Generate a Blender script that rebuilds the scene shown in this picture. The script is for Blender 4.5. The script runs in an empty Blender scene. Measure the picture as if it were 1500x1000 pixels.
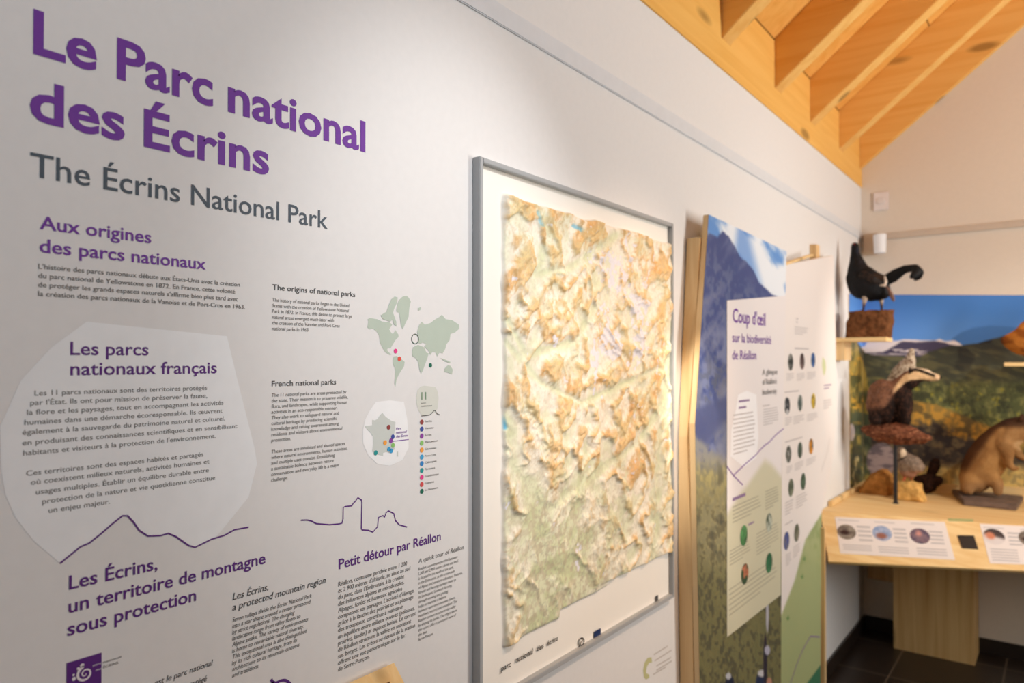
import bpy, bmesh, math, random
import numpy as np
from mathutils import Vector, Matrix, noise as mnoise, geometry as mgeo

SC = bpy.context.scene
COL = SC.collection

# ------------------------------------------------------------------ camera
YAW, PIT, FPX, CY, EYE = math.radians(37.35), math.radians(0.73), 1060.0, 514.1, 1.55
CAMX = 0.9377
cam_d = bpy.data.cameras.new('camera')
cam = bpy.data.objects.new('camera', cam_d)
COL.objects.link(cam)
cam.location = (CAMX, 0, EYE)
cam.rotation_euler = (math.radians(90) + PIT, 0, YAW)
cam_d.sensor_width = 36.0
cam_d.lens = FPX / 1500 * 36.0
cam_d.shift_y = (CY - 500) / 1500
cam_d.clip_start = 0.02
cam_d.dof.use_dof = True
cam_d.dof.focus_distance = 1.2
cam_d.dof.aperture_fstop = 3.8
SC.camera = cam

# ------------------------------------------------------------------ world, lights, exposure
w = bpy.data.worlds.new('world'); SC.world = w; w.use_nodes = True
w.node_tree.nodes['Background'].inputs[0].default_value = (1.0, 0.80, 0.60, 1)
w.node_tree.nodes['Background'].inputs[1].default_value = 0.12
SC.view_settings.view_transform = 'Standard'
SC.view_settings.look = 'None'
SC.view_settings.exposure = 0.0
SC.view_settings.gamma = 1.0

def aim(o, target):
    d = Vector(target) - o.location
    o.rotation_euler = d.to_track_quat('-Z', 'Y').to_euler()

def area(name, loc, target, sx, sy, power, col):
    l = bpy.data.lights.new(name, 'AREA'); l.shape = 'RECTANGLE'; l.size = sx; l.size_y = sy
    l.energy = power; l.color = col
    o = bpy.data.objects.new(name, l); COL.objects.link(o); o.location = loc; aim(o, target)
    return o

def spot(name, loc, target, power, col, deg, blend=0.6, r=0.03):
    l = bpy.data.lights.new(name, 'SPOT'); l.energy = power; l.color = col
    l.spot_size = math.radians(deg); l.spot_blend = blend; l.shadow_soft_size = r
    o = bpy.data.objects.new(name, l); COL.objects.link(o); o.location = loc; aim(o, target)
    return o

area('cool_wall_fill', (1.45, 0.1, 3.3), (0.0, 0.45, 2.2), 0.5, 2.4, 17, (0.56, 0.80, 1.0))  # added cool fill for the upper left wall; no roof window is built
spot('track_spot_map', (1.45, 0.95, 2.75), (0.0, 1.06, 1.66), 72, (1.0, 0.99, 0.98), 39, 1.0)
spot('map_low_fill', (1.5, 1.75, 2.9), (0.0, 1.80, 1.15), 95, (1.0, 0.70, 0.47), 43, 1.0)  # added warm fill for the lower wall and map, no known lamp
spot('track_spot_gap', (0.45, 1.55, 2.5), (0.02, 2.125, 1.25), 120, (1.0, 0.90, 0.78), 15, 0.7)
spot('panel_fill', (1.9, 2.5, 3.1), (0.05, 3.1, 1.5), 15, (0.86, 0.95, 1.0), 52, 1.0)  # added cool fill to brighten the standing panels, no known lamp
spot('track_spot_console', (2.1, 3.1, 3.1), (0.5, 4.2, 1.0), 95, (1.0, 0.99, 0.92), 50, 0.8)
spot('track_spot_grouse', (3.0, 3.95, 2.05), (0.15, 4.05, 1.6), 135, (1.0, 0.86, 0.72), 26, 0.9)
area('roof_bounce_fill', (3.0, 3.0, 2.0), (0.6, 3.0, 3.2), 0.4, 2.4, 76, (1.0, 0.98, 0.92))  # added area light standing in for daylight bounced up to the roof

# ------------------------------------------------------------------ geometry helpers
FW = (-math.sin(YAW) * math.cos(PIT), math.cos(YAW) * math.cos(PIT), math.sin(PIT))
RT = (math.cos(YAW), math.sin(YAW), 0.0)
UP = (RT[1] * FW[2] - RT[2] * FW[1], RT[2] * FW[0] - RT[0] * FW[2], RT[0] * FW[1] - RT[1] * FW[0])
CAM = (CAMX, 0.0, EYE)

def hit(px, py, ax, val):
    """the point of a real plane (x, y or z = val) that the photo shows at a pixel"""
    a = (px - 750) / FPX; b = -(py - CY) / FPX
    r = [FW[i] + a * RT[i] + b * UP[i] for i in range(3)]
    t = (val - CAM[ax]) / r[ax]
    return Vector([CAM[i] + t * r[i] for i in range(3)])
def hx(px, py, v=0.0): return hit(px, py, 0, v)
def hy(px, py, v): return hit(px, py, 1, v)
def hz(px, py, v): return hit(px, py, 2, v)
def proj(P):
    """photo coordinates (only used to look up what a printed picture shows at a place)"""
    P = np.asarray(P, float) - np.array(CAM)
    d = P @ np.array(FW)
    return 750 + FPX * (P @ np.array(RT)) / d, CY - FPX * (P @ np.array(UP)) / d

def lin(c):
    c = np.asarray(c, float) / 255.0
    return np.where(c <= 0.04045, c / 12.92, ((c + 0.055) / 1.055) ** 2.4)

def mesh_obj(name, verts, faces, m, parent=None, smooth=False, cols=None):
    me = bpy.data.meshes.new(name)
    off = parent_base(parent)
    me.from_pydata([tuple(Vector(v) - off) for v in verts], [], [tuple(f) for f in faces])
    if m: me.materials.append(m)
    if smooth:
        me.polygons.foreach_set('use_smooth', [True] * len(me.polygons))
    if cols is not None:
        at = me.color_attributes.new('print', 'FLOAT_COLOR', 'POINT')
        c4 = np.ones((len(verts), 4), np.float32); c4[:, :3] = cols
        at.data.foreach_set('color', c4.ravel())
    me.update()
    o = bpy.data.objects.new(name, me); COL.objects.link(o)
    if parent: o.parent = parent
    return o

def parent_base(p):
    off = Vector((0, 0, 0))
    while p is not None:
        off += p.location; p = p.parent
    return off

def bm_obj(name, bm, m, parent=None, smooth=False, bevel=0.0):
    if bevel > 0:
        bmesh.ops.bevel(bm, geom=bm.edges[:], offset=bevel, segments=2, affect='EDGES', clamp_overlap=True)
    off = parent_base(parent)
    bmesh.ops.translate(bm, vec=-off, verts=bm.verts)
    bmesh.ops.recalc_face_normals(bm, faces=bm.faces)
    me = bpy.data.meshes.new(name); bm.to_mesh(me); bm.free()
    if m: me.materials.append(m)
    if smooth: me.polygons.foreach_set('use_smooth', [True] * len(me.polygons))
    o = bpy.data.objects.new(name, me); COL.objects.link(o)
    if parent: o.parent = parent
    return o

def thing(name, label, cat, loc=(0, 0, 0), group=None):
    o = bpy.data.objects.new(name, None); COL.objects.link(o); o.location = loc
    o.empty_display_size = 0.05
    o['label'] = label; o['category'] = cat
    if group: o['group'] = group
    return o
def tag(o, label, cat, group=None):
    o['label'] = label; o['category'] = cat
    if group: o['group'] = group
    return o
def struct(o): o['kind'] = 'structure'; return o

def box(bm, lo, hi):
    x0, y0, z0 = lo; x1, y1, z1 = hi
    vs = [bm.verts.new(p) for p in ((x0, y0, z0), (x1, y0, z0), (x1, y1, z0), (x0, y1, z0), (x0, y0, z1), (x1, y0, z1), (x1, y1, z1), (x0, y1, z1))]
    for f in ((0, 3, 2, 1), (4, 5, 6, 7), (0, 1, 5, 4), (1, 2, 6, 5), (2, 3, 7, 6), (3, 0, 4, 7)):
        bm.faces.new([vs[i] for i in f])
    return vs
def boxo(name, lo, hi, m, parent=None, bevel=0.0):
    bm = bmesh.new(); box(bm, lo, hi); return bm_obj(name, bm, m, parent, bevel=bevel)
def prism(bm, pts, vec):
    """closed outline pts (3-D) pushed along vec"""
    a = [bm.verts.new(p) for p in pts]; b = [bm.verts.new(Vector(p) + Vector(vec)) for p in pts]
    n = len(pts)
    bm.faces.new(a); bm.faces.new(b[::-1])
    for i in range(n): bm.faces.new((a[i], a[(i + 1) % n], b[(i + 1) % n], b[i]))
def prismo(name, pts, vec, m, parent=None, bevel=0.0):
    bm = bmesh.new(); prism(bm, pts, vec); return bm_obj(name, bm, m, parent, bevel=bevel)

def tube(bm, pts, rads, n=10):
    rings = []
    pts = [Vector(p) for p in pts]
    if not hasattr(rads, '__len__'): rads = [rads] * len(pts)
    for i, p in enumerate(pts):
        d = (pts[min(i + 1, len(pts) - 1)] - pts[max(i - 1, 0)]).normalized()
        u = d.orthogonal().normalized() if i == 0 else (u - d * u.dot(d)).normalized()
        v = d.cross(u)
        rings.append([bm.verts.new(p + (u * math.cos(6.28319 * k / n) + v * math.sin(6.28319 * k / n)) * rads[i]) for k in range(n)])
    for a, b in zip(rings, rings[1:]):
        for k in range(n): bm.faces.new((a[k], a[(k + 1) % n], b[(k + 1) % n], b[k]))
    bm.faces.new(rings[0][::-1]); bm.faces.new(rings[-1])

# ------------------------------------------------------------------ numpy noise for prints and relief
def _hash(ix, iy, seed):
    h = (ix.astype(np.int64) * 374761393 + iy.astype(np.int64) * 668265263 + seed * 1442695041) & 0xFFFFFFFF
    h = ((h ^ (h >> 13)) * 1274126177) & 0xFFFFFFFF
    return ((h ^ (h >> 16)) & 0xFFFF) / 65535.0
def vnoise(x, y, seed=0):
    x = np.asarray(x, float); y = np.asarray(y, float)
    ix = np.floor(x); iy = np.floor(y); fx = x - ix; fy = y - iy
    fx = fx * fx * fx * (fx * (fx * 6 - 15) + 10); fy = fy * fy * fy * (fy * (fy * 6 - 15) + 10)
    a = _hash(ix, iy, seed); b = _hash(ix + 1, iy, seed); c = _hash(ix, iy + 1, seed); d = _hash(ix + 1, iy + 1, seed)
    return (a * (1 - fx) + b * fx) * (1 - fy) + (c * (1 - fx) + d * fx) * fy
def fbm(x, y, seed=0, o=4):
    s = 0; amp = 0.5; t = 0
    for k in range(o):
        s = s + amp * vnoise(x * 2 ** k + 17.3 * k, y * 2 ** k - 9.1 * k, seed + k); t += amp; amp *= 0.5
    return s / t
def sm(a, b, x):
    t = np.clip((np.asarray(x, float) - a) / (b - a), 0, 1); return t * t * (3 - 2 * t)
def mix(a, b, t):
    t = np.asarray(t)[..., None]
    return np.asarray(a, float) * (1 - t) + np.asarray(b, float) * t
def inpoly(x, y, poly):
    x = np.asarray(x); y = np.asarray(y); r = np.zeros(x.shape, bool); n = len(poly)
    for i in range(n):
        x0, y0 = poly[i]; x1, y1 = poly[(i + 1) % n]
        if y0 == y1: continue
        r ^= ((y0 > y) != (y1 > y)) & (x < (x1 - x0) * (y - y0) / (y1 - y0) + x0)
    return r

# ------------------------------------------------------------------ materials
def newmat(name, rough=0.6, spec=0.3):
    m = bpy.data.materials.new(name); m.use_nodes = True
    b = m.node_tree.nodes['Principled BSDF']
    b.inputs['Roughness'].default_value = rough
    b.inputs['Specular IOR Level'].default_value = spec
    return m, m.node_tree, b
def flat(name, rgb, rough=0.6, spec=0.3, var=0.03, scale=30, bump=0.0, metal=0.0):
    """one colour with a little procedural unevenness"""
    m, t, b = newmat(name, rough, spec)
    c = lin(rgb)
    tc = t.nodes.new('ShaderNodeTexCoord'); nz = t.nodes.new('ShaderNodeTexNoise'); nz.inputs['Scale'].default_value = scale
    nz.inputs['Detail'].default_value = 4
    rp = t.nodes.new('ShaderNodeValToRGB')
    rp.color_ramp.elements[0].color = (*[max(0, v * (1 - var)) for v in c], 1); rp.color_ramp.elements[1].color = (*[min(1, v * (1 + var)) for v in c], 1)
    rp.color_ramp.elements[0].position = 0.3; rp.color_ramp.elements[1].position = 0.7
    t.links.new(tc.outputs['Object'], nz.inputs['Vector']); t.links.new(nz.outputs['Fac'], rp.inputs['Fac']); t.links.new(rp.outputs['Color'], b.inputs['Base Color'])
    b.inputs['Metallic'].default_value = metal
    if bump:
        bp = t.nodes.new('ShaderNodeBump'); bp.inputs['Strength'].default_value = bump; bp.inputs['Distance'].default_value = 0.01
        t.links.new(nz.outputs['Fac'], bp.inputs['Height']); t.links.new(bp.outputs['Normal'], b.inputs['Normal'])
    return m
def printed(name, rough=0.5, spec=0.25, bump=0.0, bscale=200, var=0.0):
    """printed or coloured surface: colour carried by the mesh attribute 'print'"""
    m, t, b = newmat(name, rough, spec)
    a = t.nodes.new('ShaderNodeAttribute'); a.attribute_name = 'print'
    t.links.new(a.outputs['Color'], b.inputs['Base Color'])
    if bump or var:
        tc = t.nodes.new('ShaderNodeTexCoord'); nz = t.nodes.new('ShaderNodeTexNoise'); nz.inputs['Scale'].default_value = bscale; nz.inputs['Detail'].default_value = 5
        t.links.new(tc.outputs['Object'], nz.inputs['Vector'])
        if bump:
            bp = t.nodes.new('ShaderNodeBump'); bp.inputs['Strength'].default_value = bump; bp.inputs['Distance'].default_value = 0.01
            t.links.new(nz.outputs['Fac'], bp.inputs['Height']); t.links.new(bp.outputs['Normal'], b.inputs['Normal'])
        if var:
            hs = t.nodes.new('ShaderNodeHueSaturation'); mr = t.nodes.new('ShaderNodeMapRange')
            mr.inputs['To Min'].default_value = 1 - var; mr.inputs['To Max'].default_value = 1 + var
            mr.inputs['From Min'].default_value = 0.3; mr.inputs['From Max'].default_value = 0.7
            t.links.new(nz.outputs['Fac'], mr.inputs['Value']); t.links.new(mr.outputs['Result'], hs.inputs['Value'])
            t.links.new(a.outputs['Color'], hs.inputs['Color']); t.links.new(hs.outputs['Color'], b.inputs['Base Color'])
    return m
def wood(name, light, dark, axis='Y', rough=0.55, knots=True, scale=1.0, seam=None):
    m, t, b = newmat(name, rough, 0.25)
    tc = t.nodes.new('ShaderNodeTexCoord'); mp = t.nodes.new('ShaderNodeMapping')
    s = {'X': (0.6, 14, 14), 'Y': (14, 0.6, 14), 'Z': (14, 14, 0.6)}[axis]
    mp.inputs['Scale'].default_value = [v * scale for v in s]
    nz = t.nodes.new('ShaderNodeTexNoise'); nz.inputs['Scale'].default_value = 2.2; nz.inputs['Detail'].default_value = 6; nz.inputs['Distortion'].default_value = 0.6
    rp = t.nodes.new('ShaderNodeValToRGB'); L = lin(light); D = lin(dark)
    rp.color_ramp.elements[0].color = (*D, 1); rp.color_ramp.elements[1].color = (*L, 1)
    rp.color_ramp.elements[0].position = 0.28; rp.color_ramp.elements[1].position = 0.62
    t.links.new(tc.outputs['Object'], mp.inputs['Vector']); t.links.new(mp.outputs['Vector'], nz.inputs['Vector']); t.links.new(nz.outputs['Fac'], rp.inputs['Fac'])
    out = rp.outputs['Color']
    if knots:
        mk = t.nodes.new('ShaderNodeMapping'); k = {'X': (1.6, 5, 5), 'Y': (5, 1.6, 5), 'Z': (5, 5, 1.6)}[axis]
        mk.inputs['Scale'].default_value = [v * scale for v in k]
        vo = t.nodes.new('ShaderNodeTexVoronoi'); vo.inputs['Scale'].default_value = 1.3
        t.links.new(tc.outputs['Object'], mk.inputs['Vector']); t.links.new(mk.outputs['Vector'], vo.inputs['Vector'])
        kr = t.nodes.new('ShaderNodeValToRGB'); kr.color_ramp.elements[0].position = 0.09; kr.color_ramp.elements[1].position = 0.18
        kr.color_ramp.elements[0].color = (0.75, 0.75, 0.75, 1); kr.color_ramp.elements[1].color = (0, 0, 0, 1)
        mx = t.nodes.new('ShaderNodeMixRGB'); mx.inputs['Color2'].default_value = (*(D * 0.35), 1)
        t.links.new(vo.outputs['Distance'], kr.inputs['Fac']); t.links.new(kr.outputs['Color'], mx.inputs['Fac']); t.links.new(out, mx.inputs['Color1'])
        out = mx.outputs['Color']
    if seam:
        ax, width, thick = seam
        sp = t.nodes.new('ShaderNodeSeparateXYZ'); t.links.new(tc.outputs['Object'], sp.inputs['Vector'])
        md = t.nodes.new('ShaderNodeMath'); md.operation = 'PINGPONG'; md.inputs[1].default_value = width / 2
        t.links.new(sp.outputs[ax], md.inputs[0])
        lt = t.nodes.new('ShaderNodeMath'); lt.operation = 'LESS_THAN'; lt.inputs[1].default_value = thick / 2
        t.links.new(md.outputs[0], lt.inputs[0])
        mx = t.nodes.new('ShaderNodeMixRGB'); mx.inputs['Color2'].default_value = (*(D * 0.3), 1)
        t.links.new(lt.outputs[0], mx.inputs['Fac']); t.links.new(out, mx.inputs['Color1']); out = mx.outputs['Color']
    t.links.new(out, b.inputs['Base Color'])
    bp = t.nodes.new('ShaderNodeBump'); bp.inputs['Strength'].default_value = 0.08
    t.links.new(nz.outputs['Fac'], bp.inputs['Height']); t.links.new(bp.outputs['Normal'], b.inputs['Normal'])
    return m

M_WALL = flat('white_wall_paint', (230, 229, 229), 0.65, 0.2, 0.012, 60)
M_WALL2 = flat('warm_white_wall_paint', (228, 216, 202), 0.7, 0.2, 0.012, 60)
M_STRIP = flat('grey_trunking', (220, 223, 228), 0.5, 0.3, 0.02)
M_STRIP2 = flat('shaded_trunking', (206, 190, 174), 0.6, 0.2, 0.02)  # darker beige puts the shade on the back wall trunking into its colour
M_FRAME = flat('grey_aluminium', (168, 171, 174), 0.4, 0.4, 0.02, 40)
M_PINE_X = wood('pine_along_rafter', (244, 192, 112), (234, 174, 90), 'X')
M_PINE_Y = wood('pine_beam', (242, 190, 104), (232, 176, 88), 'Y')
M_DECK = wood('pine_roof_deck', (240, 180, 96), (230, 164, 78), 'X', seam=(0, 0.42, 0.006), knots=True)
M_BIRCH = wood('birch_plywood', (238, 210, 164), (222, 186, 134), 'Z', knots=False)
M_BIRCH_P = wood('three_ply_spruce_post', (240, 208, 158), (220, 176, 118), 'Z', knots=True)
M_BIRCH_Y = wood('three_ply_spruce', (240, 208, 152), (224, 180, 118), 'X', knots=True)
M_COLUMN = wood('three_ply_spruce_upright', (226, 190, 132), (200, 156, 98), 'Z', knots=True)
M_PURPLE = flat('purple_ink', (116, 62, 160), 0.5, 0.2, 0.02)
M_PURPLE2 = flat('dark_purple_ink', (94, 46, 128), 0.5, 0.2, 0.02)
M_SLATE = flat('slate_ink', (82, 93, 104), 0.5, 0.2, 0.02)
M_GREY = flat('grey_ink', (112, 110, 108), 0.5, 0.2, 0.02)
M_DGREY = flat('dark_grey_ink', (78, 78, 80), 0.5, 0.2, 0.02)
M_BLACK = flat('black_ink', (38, 38, 40), 0.5, 0.2, 0.02)
M_PRINT = printed('photo_print', 0.55, 0.2)
M_FLATPRINT = printed('flat_print', 0.55, 0.2)

def ink(name, rgb): return flat(name, rgb, 0.5, 0.2, 0.02)

# ------------------------------------------------------------------ room shell
YB = 4.591; XR = 5.0; YF = -3.0; RIDGE = 2.5; PITCH = 0.794
ZB0 = 2.559; ZR = 2.662; RD = 0.205         # beam underside, rafter underside at the wall, rafter depth
def deck_z(x): return ZR + RD + PITCH * (x if x < RIDGE else 2 * RIDGE - x)

# floor with tile joints
mt, t, b = newmat('brown_floor_tiles', 0.35, 0.4)
tc = t.nodes.new('ShaderNodeTexCoord'); br = t.nodes.new('ShaderNodeTexBrick')
br.offset = 0.0; br.inputs['Color1'].default_value = (*lin((46, 36, 31)), 1); br.inputs['Color2'].default_value = (*lin((53, 42, 36)), 1)
br.inputs['Mortar'].default_value = (*lin((112, 98, 84)), 1); br.inputs['Scale'].default_value = 1.0
br.inputs['Mortar Size'].default_value = 0.004; br.inputs['Brick Width'].default_value = 0.45; br.inputs['Row Height'].default_value = 0.45
mpp = t.nodes.new('ShaderNodeMapping'); mpp.inputs['Location'].default_value = (0.21, 0.09, 0)
t.links.new(tc.outputs['Object'], mpp.inputs['Vector']); t.links.new(mpp.outputs['Vector'], br.inputs['Vector'])
t.links.new(br.outputs['Color'], b.inputs['Base Color'])
struct(boxo('floor', (-0.12, YF - 0.1, -0.1), (XR + 0.1, YB + 0.1, 0.0), mt))
struct(boxo('wall_left', (-0.12, YF, 0), (0, YB, ZB0), M_WALL))
top = [(-0.12, YB, 0), (XR + 0.1, YB, 0), (XR + 0.1, YB, ZR + 0.12), (RIDGE, YB, deck_z(RIDGE) + 0.02), (-0.12, YB, ZR + 0.12)]
struct(prismo('wall_back', top, (0, 0.12, 0), M_WALL2))
struct(prismo('wall_front', [(p[0], YF - 0.12, p[2]) for p in top], (0, 0.12, 0), M_WALL))
# right wall with a glazed door opening
bm = bmesh.new()
box(bm, (XR, YF, 0), (XR + 0.12, -1.4, ZR + 0.1)); box(bm, (XR, 1.0, 0), (XR + 0.12, YB, ZR + 0.1)); box(bm, (XR, -1.4, 2.5), (XR + 0.12, 1.0, ZR + 0.1))
struct(bm_obj('wall_right', bm, M_WALL))
M_GLASS, t, b = newmat('window_glass', 0.02, 0.5); b.inputs['Transmission Weight'].default_value = 1.0
wf = struct(thing('window_1', 'x', 'window', (XR + 0.06, -0.2, 0)))
del wf['label'], wf['category']
bm = bmesh.new()
for y in (-1.4, -0.23, 0.94): box(bm, (XR + 0.02, y, 0), (XR + 0.09, y + 0.06, 2.5))
box(bm, (XR + 0.02, -1.4, 0), (XR + 0.09, 1.0, 0.06)); box(bm, (XR + 0.02, -1.4, 2.44), (XR + 0.09, 1.0, 2.5))
bm_obj('window_frame', bm, M_FRAME, wf); boxo('pane', (XR + 0.05, -1.36, 0.03), (XR + 0.056, 0.96, 2.47), M_GLASS, wf)
# roof deck, both slopes
def slab(name, x0, x1, m):
    z0, z1 = deck_z(x0) if x0 >= 0 else ZR + RD + PITCH * x0, deck_z(x1)
    return struct(prismo(name, [(x0, YF - 0.1, z0), (x1, YF - 0.1, z1), (x1, YF - 0.1, z1 + 0.04), (x0, YF - 0.1, z0 + 0.04)], (0, YB - YF + 0.2, 0), m))
slab('ceiling', -0.2, RIDGE, M_DECK)
ob = struct(prismo('ceiling', [(RIDGE, YF - 0.1, deck_z(RIDGE)), (XR + 0.2, YF - 0.1, deck_z(RIDGE) - PITCH * (XR + 0.2 - RIDGE)), (XR + 0.2, YF - 0.1, deck_z(RIDGE) - PITCH * (XR + 0.2 - RIDGE) + 0.04), (RIDGE, YF - 0.1, deck_z(RIDGE) + 0.04)], (0, YB - YF + 0.2, 0), M_DECK))
# wall plate beam and blocking boards between the rafters
struct(boxo('trim_1', (-0.12, YF, ZB0), (0.006, YB, ZR), M_PINE_Y))
RAF = [(0.12, 0.2), (0.69, 0.77), (1.26, 1.34), (1.84, 1.92), (2.42, 2.50), (3.0, 3.08), (3.52, 3.60), (4.07, 4.15), (4.55, 4.591)]
rl = {2.42: 'pine rafter with its foot nearest the top edge of the photo', 3.0: 'pine rafter third from the gable wall, not counting the thin one',
      3.52: 'pine rafter second from the gable wall, not counting the thin one', 4.07: 'pine rafter next to the thin one along the gable wall',
      4.55: 'thin darker pine rafter lying against the gable wall'}
for y0, y1 in RAF[4:]:
    xe = RIDGE
    o = prismo('roof_rafter', [(0.0, y0, ZR), (xe, y0, ZR + PITCH * xe), (xe, y0, ZR + PITCH * xe + RD), (0.0, y0, ZR + RD)], (0, y1 - y0, 0), M_PINE_X, bevel=0.003)
    tag(o, rl[y0], 'rafter', 'pine rafters of the roof')
k = 2
ys = [YF] + [v for r in RAF[4:] for v in r]
for a0, a1 in zip(ys[0::2], ys[1::2]):
    struct(boxo('trim_%d' % k, (-0.06, a0 + 0.002, ZR), (0.004, a1 - 0.002, ZR + RD - 0.006), M_PINE_Y, bevel=0.002)); k += 1
# trunking along both walls, tiled skirting
struct(boxo('trim_%d' % k, (0, YF, 2.253), (0.005, YB, 2.298), M_STRIP, bevel=0.002))
struct(boxo('trim_%d' % (k + 1), (0.005, YB - 0.012, 2.242), (XR, YB, 2.276), M_STRIP2, bevel=0.002))
M_SKIRT = flat('dark_tile_skirting', (44, 36, 32), 0.35, 0.4, 0.08, 12)
struct(boxo('baseboard_left', (0, YF, 0), (0.012, YB, 0.078), M_SKIRT, bevel=0.001))
struct(boxo('baseboard_back', (0.012, YB - 0.012, 0), (XR, YB, 0.078), M_SKIRT, bevel=0.001))

# ------------------------------------------------------------------ lettering
_gc = {}
def glyphs(body, weight):
    key = (body, weight)
    if key in _gc: return _gc[key]
    c = bpy.data.curves.new('t', 'FONT'); c.body = body; c.resolution_u = 3; c.offset = weight; c.fill_mode = 'FRONT'
    o = bpy.data.objects.new('t', c); COL.objects.link(o)
    dg = bpy.context.evaluated_depsgraph_get()
    me = bpy.data.meshes.new_from_object(o.evaluated_get(dg))
    V = [v.co.copy() for v in me.vertices]; F = [tuple(p.vertices) for p in me.polygons]
    bpy.data.objects.remove(o); bpy.data.curves.remove(c); bpy.data.meshes.remove(me)
    _gc[key] = (V, F); return V, F
CAPH = 0.686
def lines_mesh(items, weight, shear, x=0.0006):
    """items: (text, left a, baseline z, width or None, cap height); lies on the plane x"""
    VV, FF = [], []
    for body, a0, z0, wd, cap in items:
        V, F = glyphs(body, weight)
        if not V: continue
        x0 = min(v.x for v in V); x1 = max(v.x for v in V)
        s = cap / CAPH; sx = s if wd is None else wd / (x1 - x0)
        n = len(VV)
        VV += [(x, a0 + (v.x - x0) * sx + shear * v.y * s, z0 + v.y * s) for v in V]
        FF += [tuple(i + n for i in f) for f in F]
    return VV, FF
def depth_scale(px, py, v=0.0):
    P = hx(px, py, v); d = sum((P[i] - CAM[i]) * FW[i] for i in range(3)); return d / FPX
def text(name, parent, rows, m, weight=0.0, shear=0.0, plane=0.0, lift=0.0006):
    """rows: (text, left px, baseline py, right px or None, cap height in px)"""
    it = []
    for body, x0, y0, x1, cap in rows:
        P = hx(x0, y0, plane); wd = None if x1 is None else hx(x1, y0, plane).y - P.y
        it.append((body, P.y, P.z, wd, cap * depth_scale(x0, y0, plane)))
    V, F = lines_mesh(it, weight, shear, plane + lift)
    return mesh_obj(name, V, F, m, parent)
def para(name, parent, body, x0, y0, y1, xr, ref, cap, m, weight=0.0, shear=0.0, plane=0.0):
    """paragraph: first and last baseline py at the left edge px x0; line `ref` ends at px xr"""
    L = body.split('|'); n = len(L)
    A = hx(x0, y0, plane); B = hx(x0, y1, plane)
    V, _ = glyphs(L[ref], weight); wr = max(v.x for v in V) - min(v.x for v in V)
    sx = (hx(xr, y0, plane).y - A.y) / wr
    capm = cap * depth_scale(x0, y0, plane)
    it = []
    for i, s in enumerate(L):
        if not s.strip(): continue
        V, _ = glyphs(s, weight); wd = (max(v.x for v in V) - min(v.x for v in V)) * sx
        it.append((s, A.y, A.z + (B.z - A.z) * i / max(1, n - 1), wd, capm))
    V, F = lines_mesh(it, weight, shear, plane + 0.0006)
    return mesh_obj(name, V, F, m, parent)
def poly(name, parent, pts, m, plane=0.0, lift=0.0003):
    """flat printed shape on the wall from photo points"""
    V = [Vector((plane + lift, hx(p[0], p[1], plane).y, hx(p[0], p[1], plane).z)) for p in pts]
    F = []
    for tri in mgeo.tessellate_polygon([[Vector((v.y, v.z, 0)) for v in V]]):
        a, b, c = (V[k] for k in tri)
        F.append(tuple(tri) if (b - a).cross(c - a).x > 0 else tuple(tri)[::-1])
    return mesh_obj(name, V, F, m, parent)
def smoothpts(pts, n=4):
    out = []
    P = [Vector((p[0], p[1])) for p in pts]
    for i in range(len(P) - 1):
        p0 = P[max(0, i - 1)]; p1 = P[i]; p2 = P[i + 1]; p3 = P[min(len(P) - 1, i + 2)]
        for k in range(n):
            t = k / n
            out.append(0.5 * ((2 * p1) + (-p0 + p2) * t + (2 * p0 - 5 * p1 + 4 * p2 - p3) * t * t + (-p0 + 3 * p1 - 3 * p2 + p3) * t ** 3))
    out.append(P[-1]); return out
def ribbon(name, parent, pts, width, m, plane=0.0, lift=0.0005, curve=True):
    """drawn line, width in metres"""
    pts = smoothpts(pts) if curve else [Vector(p) for p in pts]
    Q = [Vector((hx(p[0], p[1], plane).y, hx(p[0], p[1], plane).z)) for p in pts]
    V, F = [], []
    for i, q in enumerate(Q):
        d = Q[min(i + 1, len(Q) - 1)] - Q[max(i - 1, 0)]
        if d.length < 1e-9: d = Vector((1, 0))
        d.normalize(); nrm = Vector((-d.y, d.x)) * width / 2
        V += [(plane + lift, q.x + nrm.x, q.y + nrm.y), (plane + lift, q.x - nrm.x, q.y - nrm.y)]
    F = [(2 * i, 2 * i + 1, 2 * i + 3, 2 * i + 2) for i in range(len(Q) - 1)]
    return mesh_obj(name, V, F, m, parent)
def disc(name, parent, px, py, r, m, plane=0.0, lift=0.0007, n=20, colf=None):
    P = hx(px, py, plane)
    if colf is None:
        V = [(plane + lift, P.y + r * math.cos(6.2832 * k / n), P.z + r * math.sin(6.2832 * k / n)) for k in range(n)]
        return mesh_obj(name, V, [tuple(range(n))], m, parent)
    V = [(plane + lift, P.y, P.z)]; F = []; R = 4
    for q in range(1, R + 1):
        V += [(plane + lift, P.y + r * q / R * math.cos(6.2832 * k / n), P.z + r * q / R * math.sin(6.2832 * k / n)) for k in range(n)]
    F += [(0, 1 + k, 1 + (k + 1) % n) for k in range(n)]
    for q in range(R - 1):
        F += [(1 + q * n + k, 1 + (q + 1) * n + k, 1 + (q + 1) * n + (k + 1) % n, 1 + q * n + (k + 1) % n) for k in range(n)]
    A = np.array(V); u = (A[:, 1] - P.y) / r; v = (A[:, 2] - P.z) / r
    return mesh_obj(name, V, F, m, parent, cols=lin(colf(u, v)))

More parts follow.
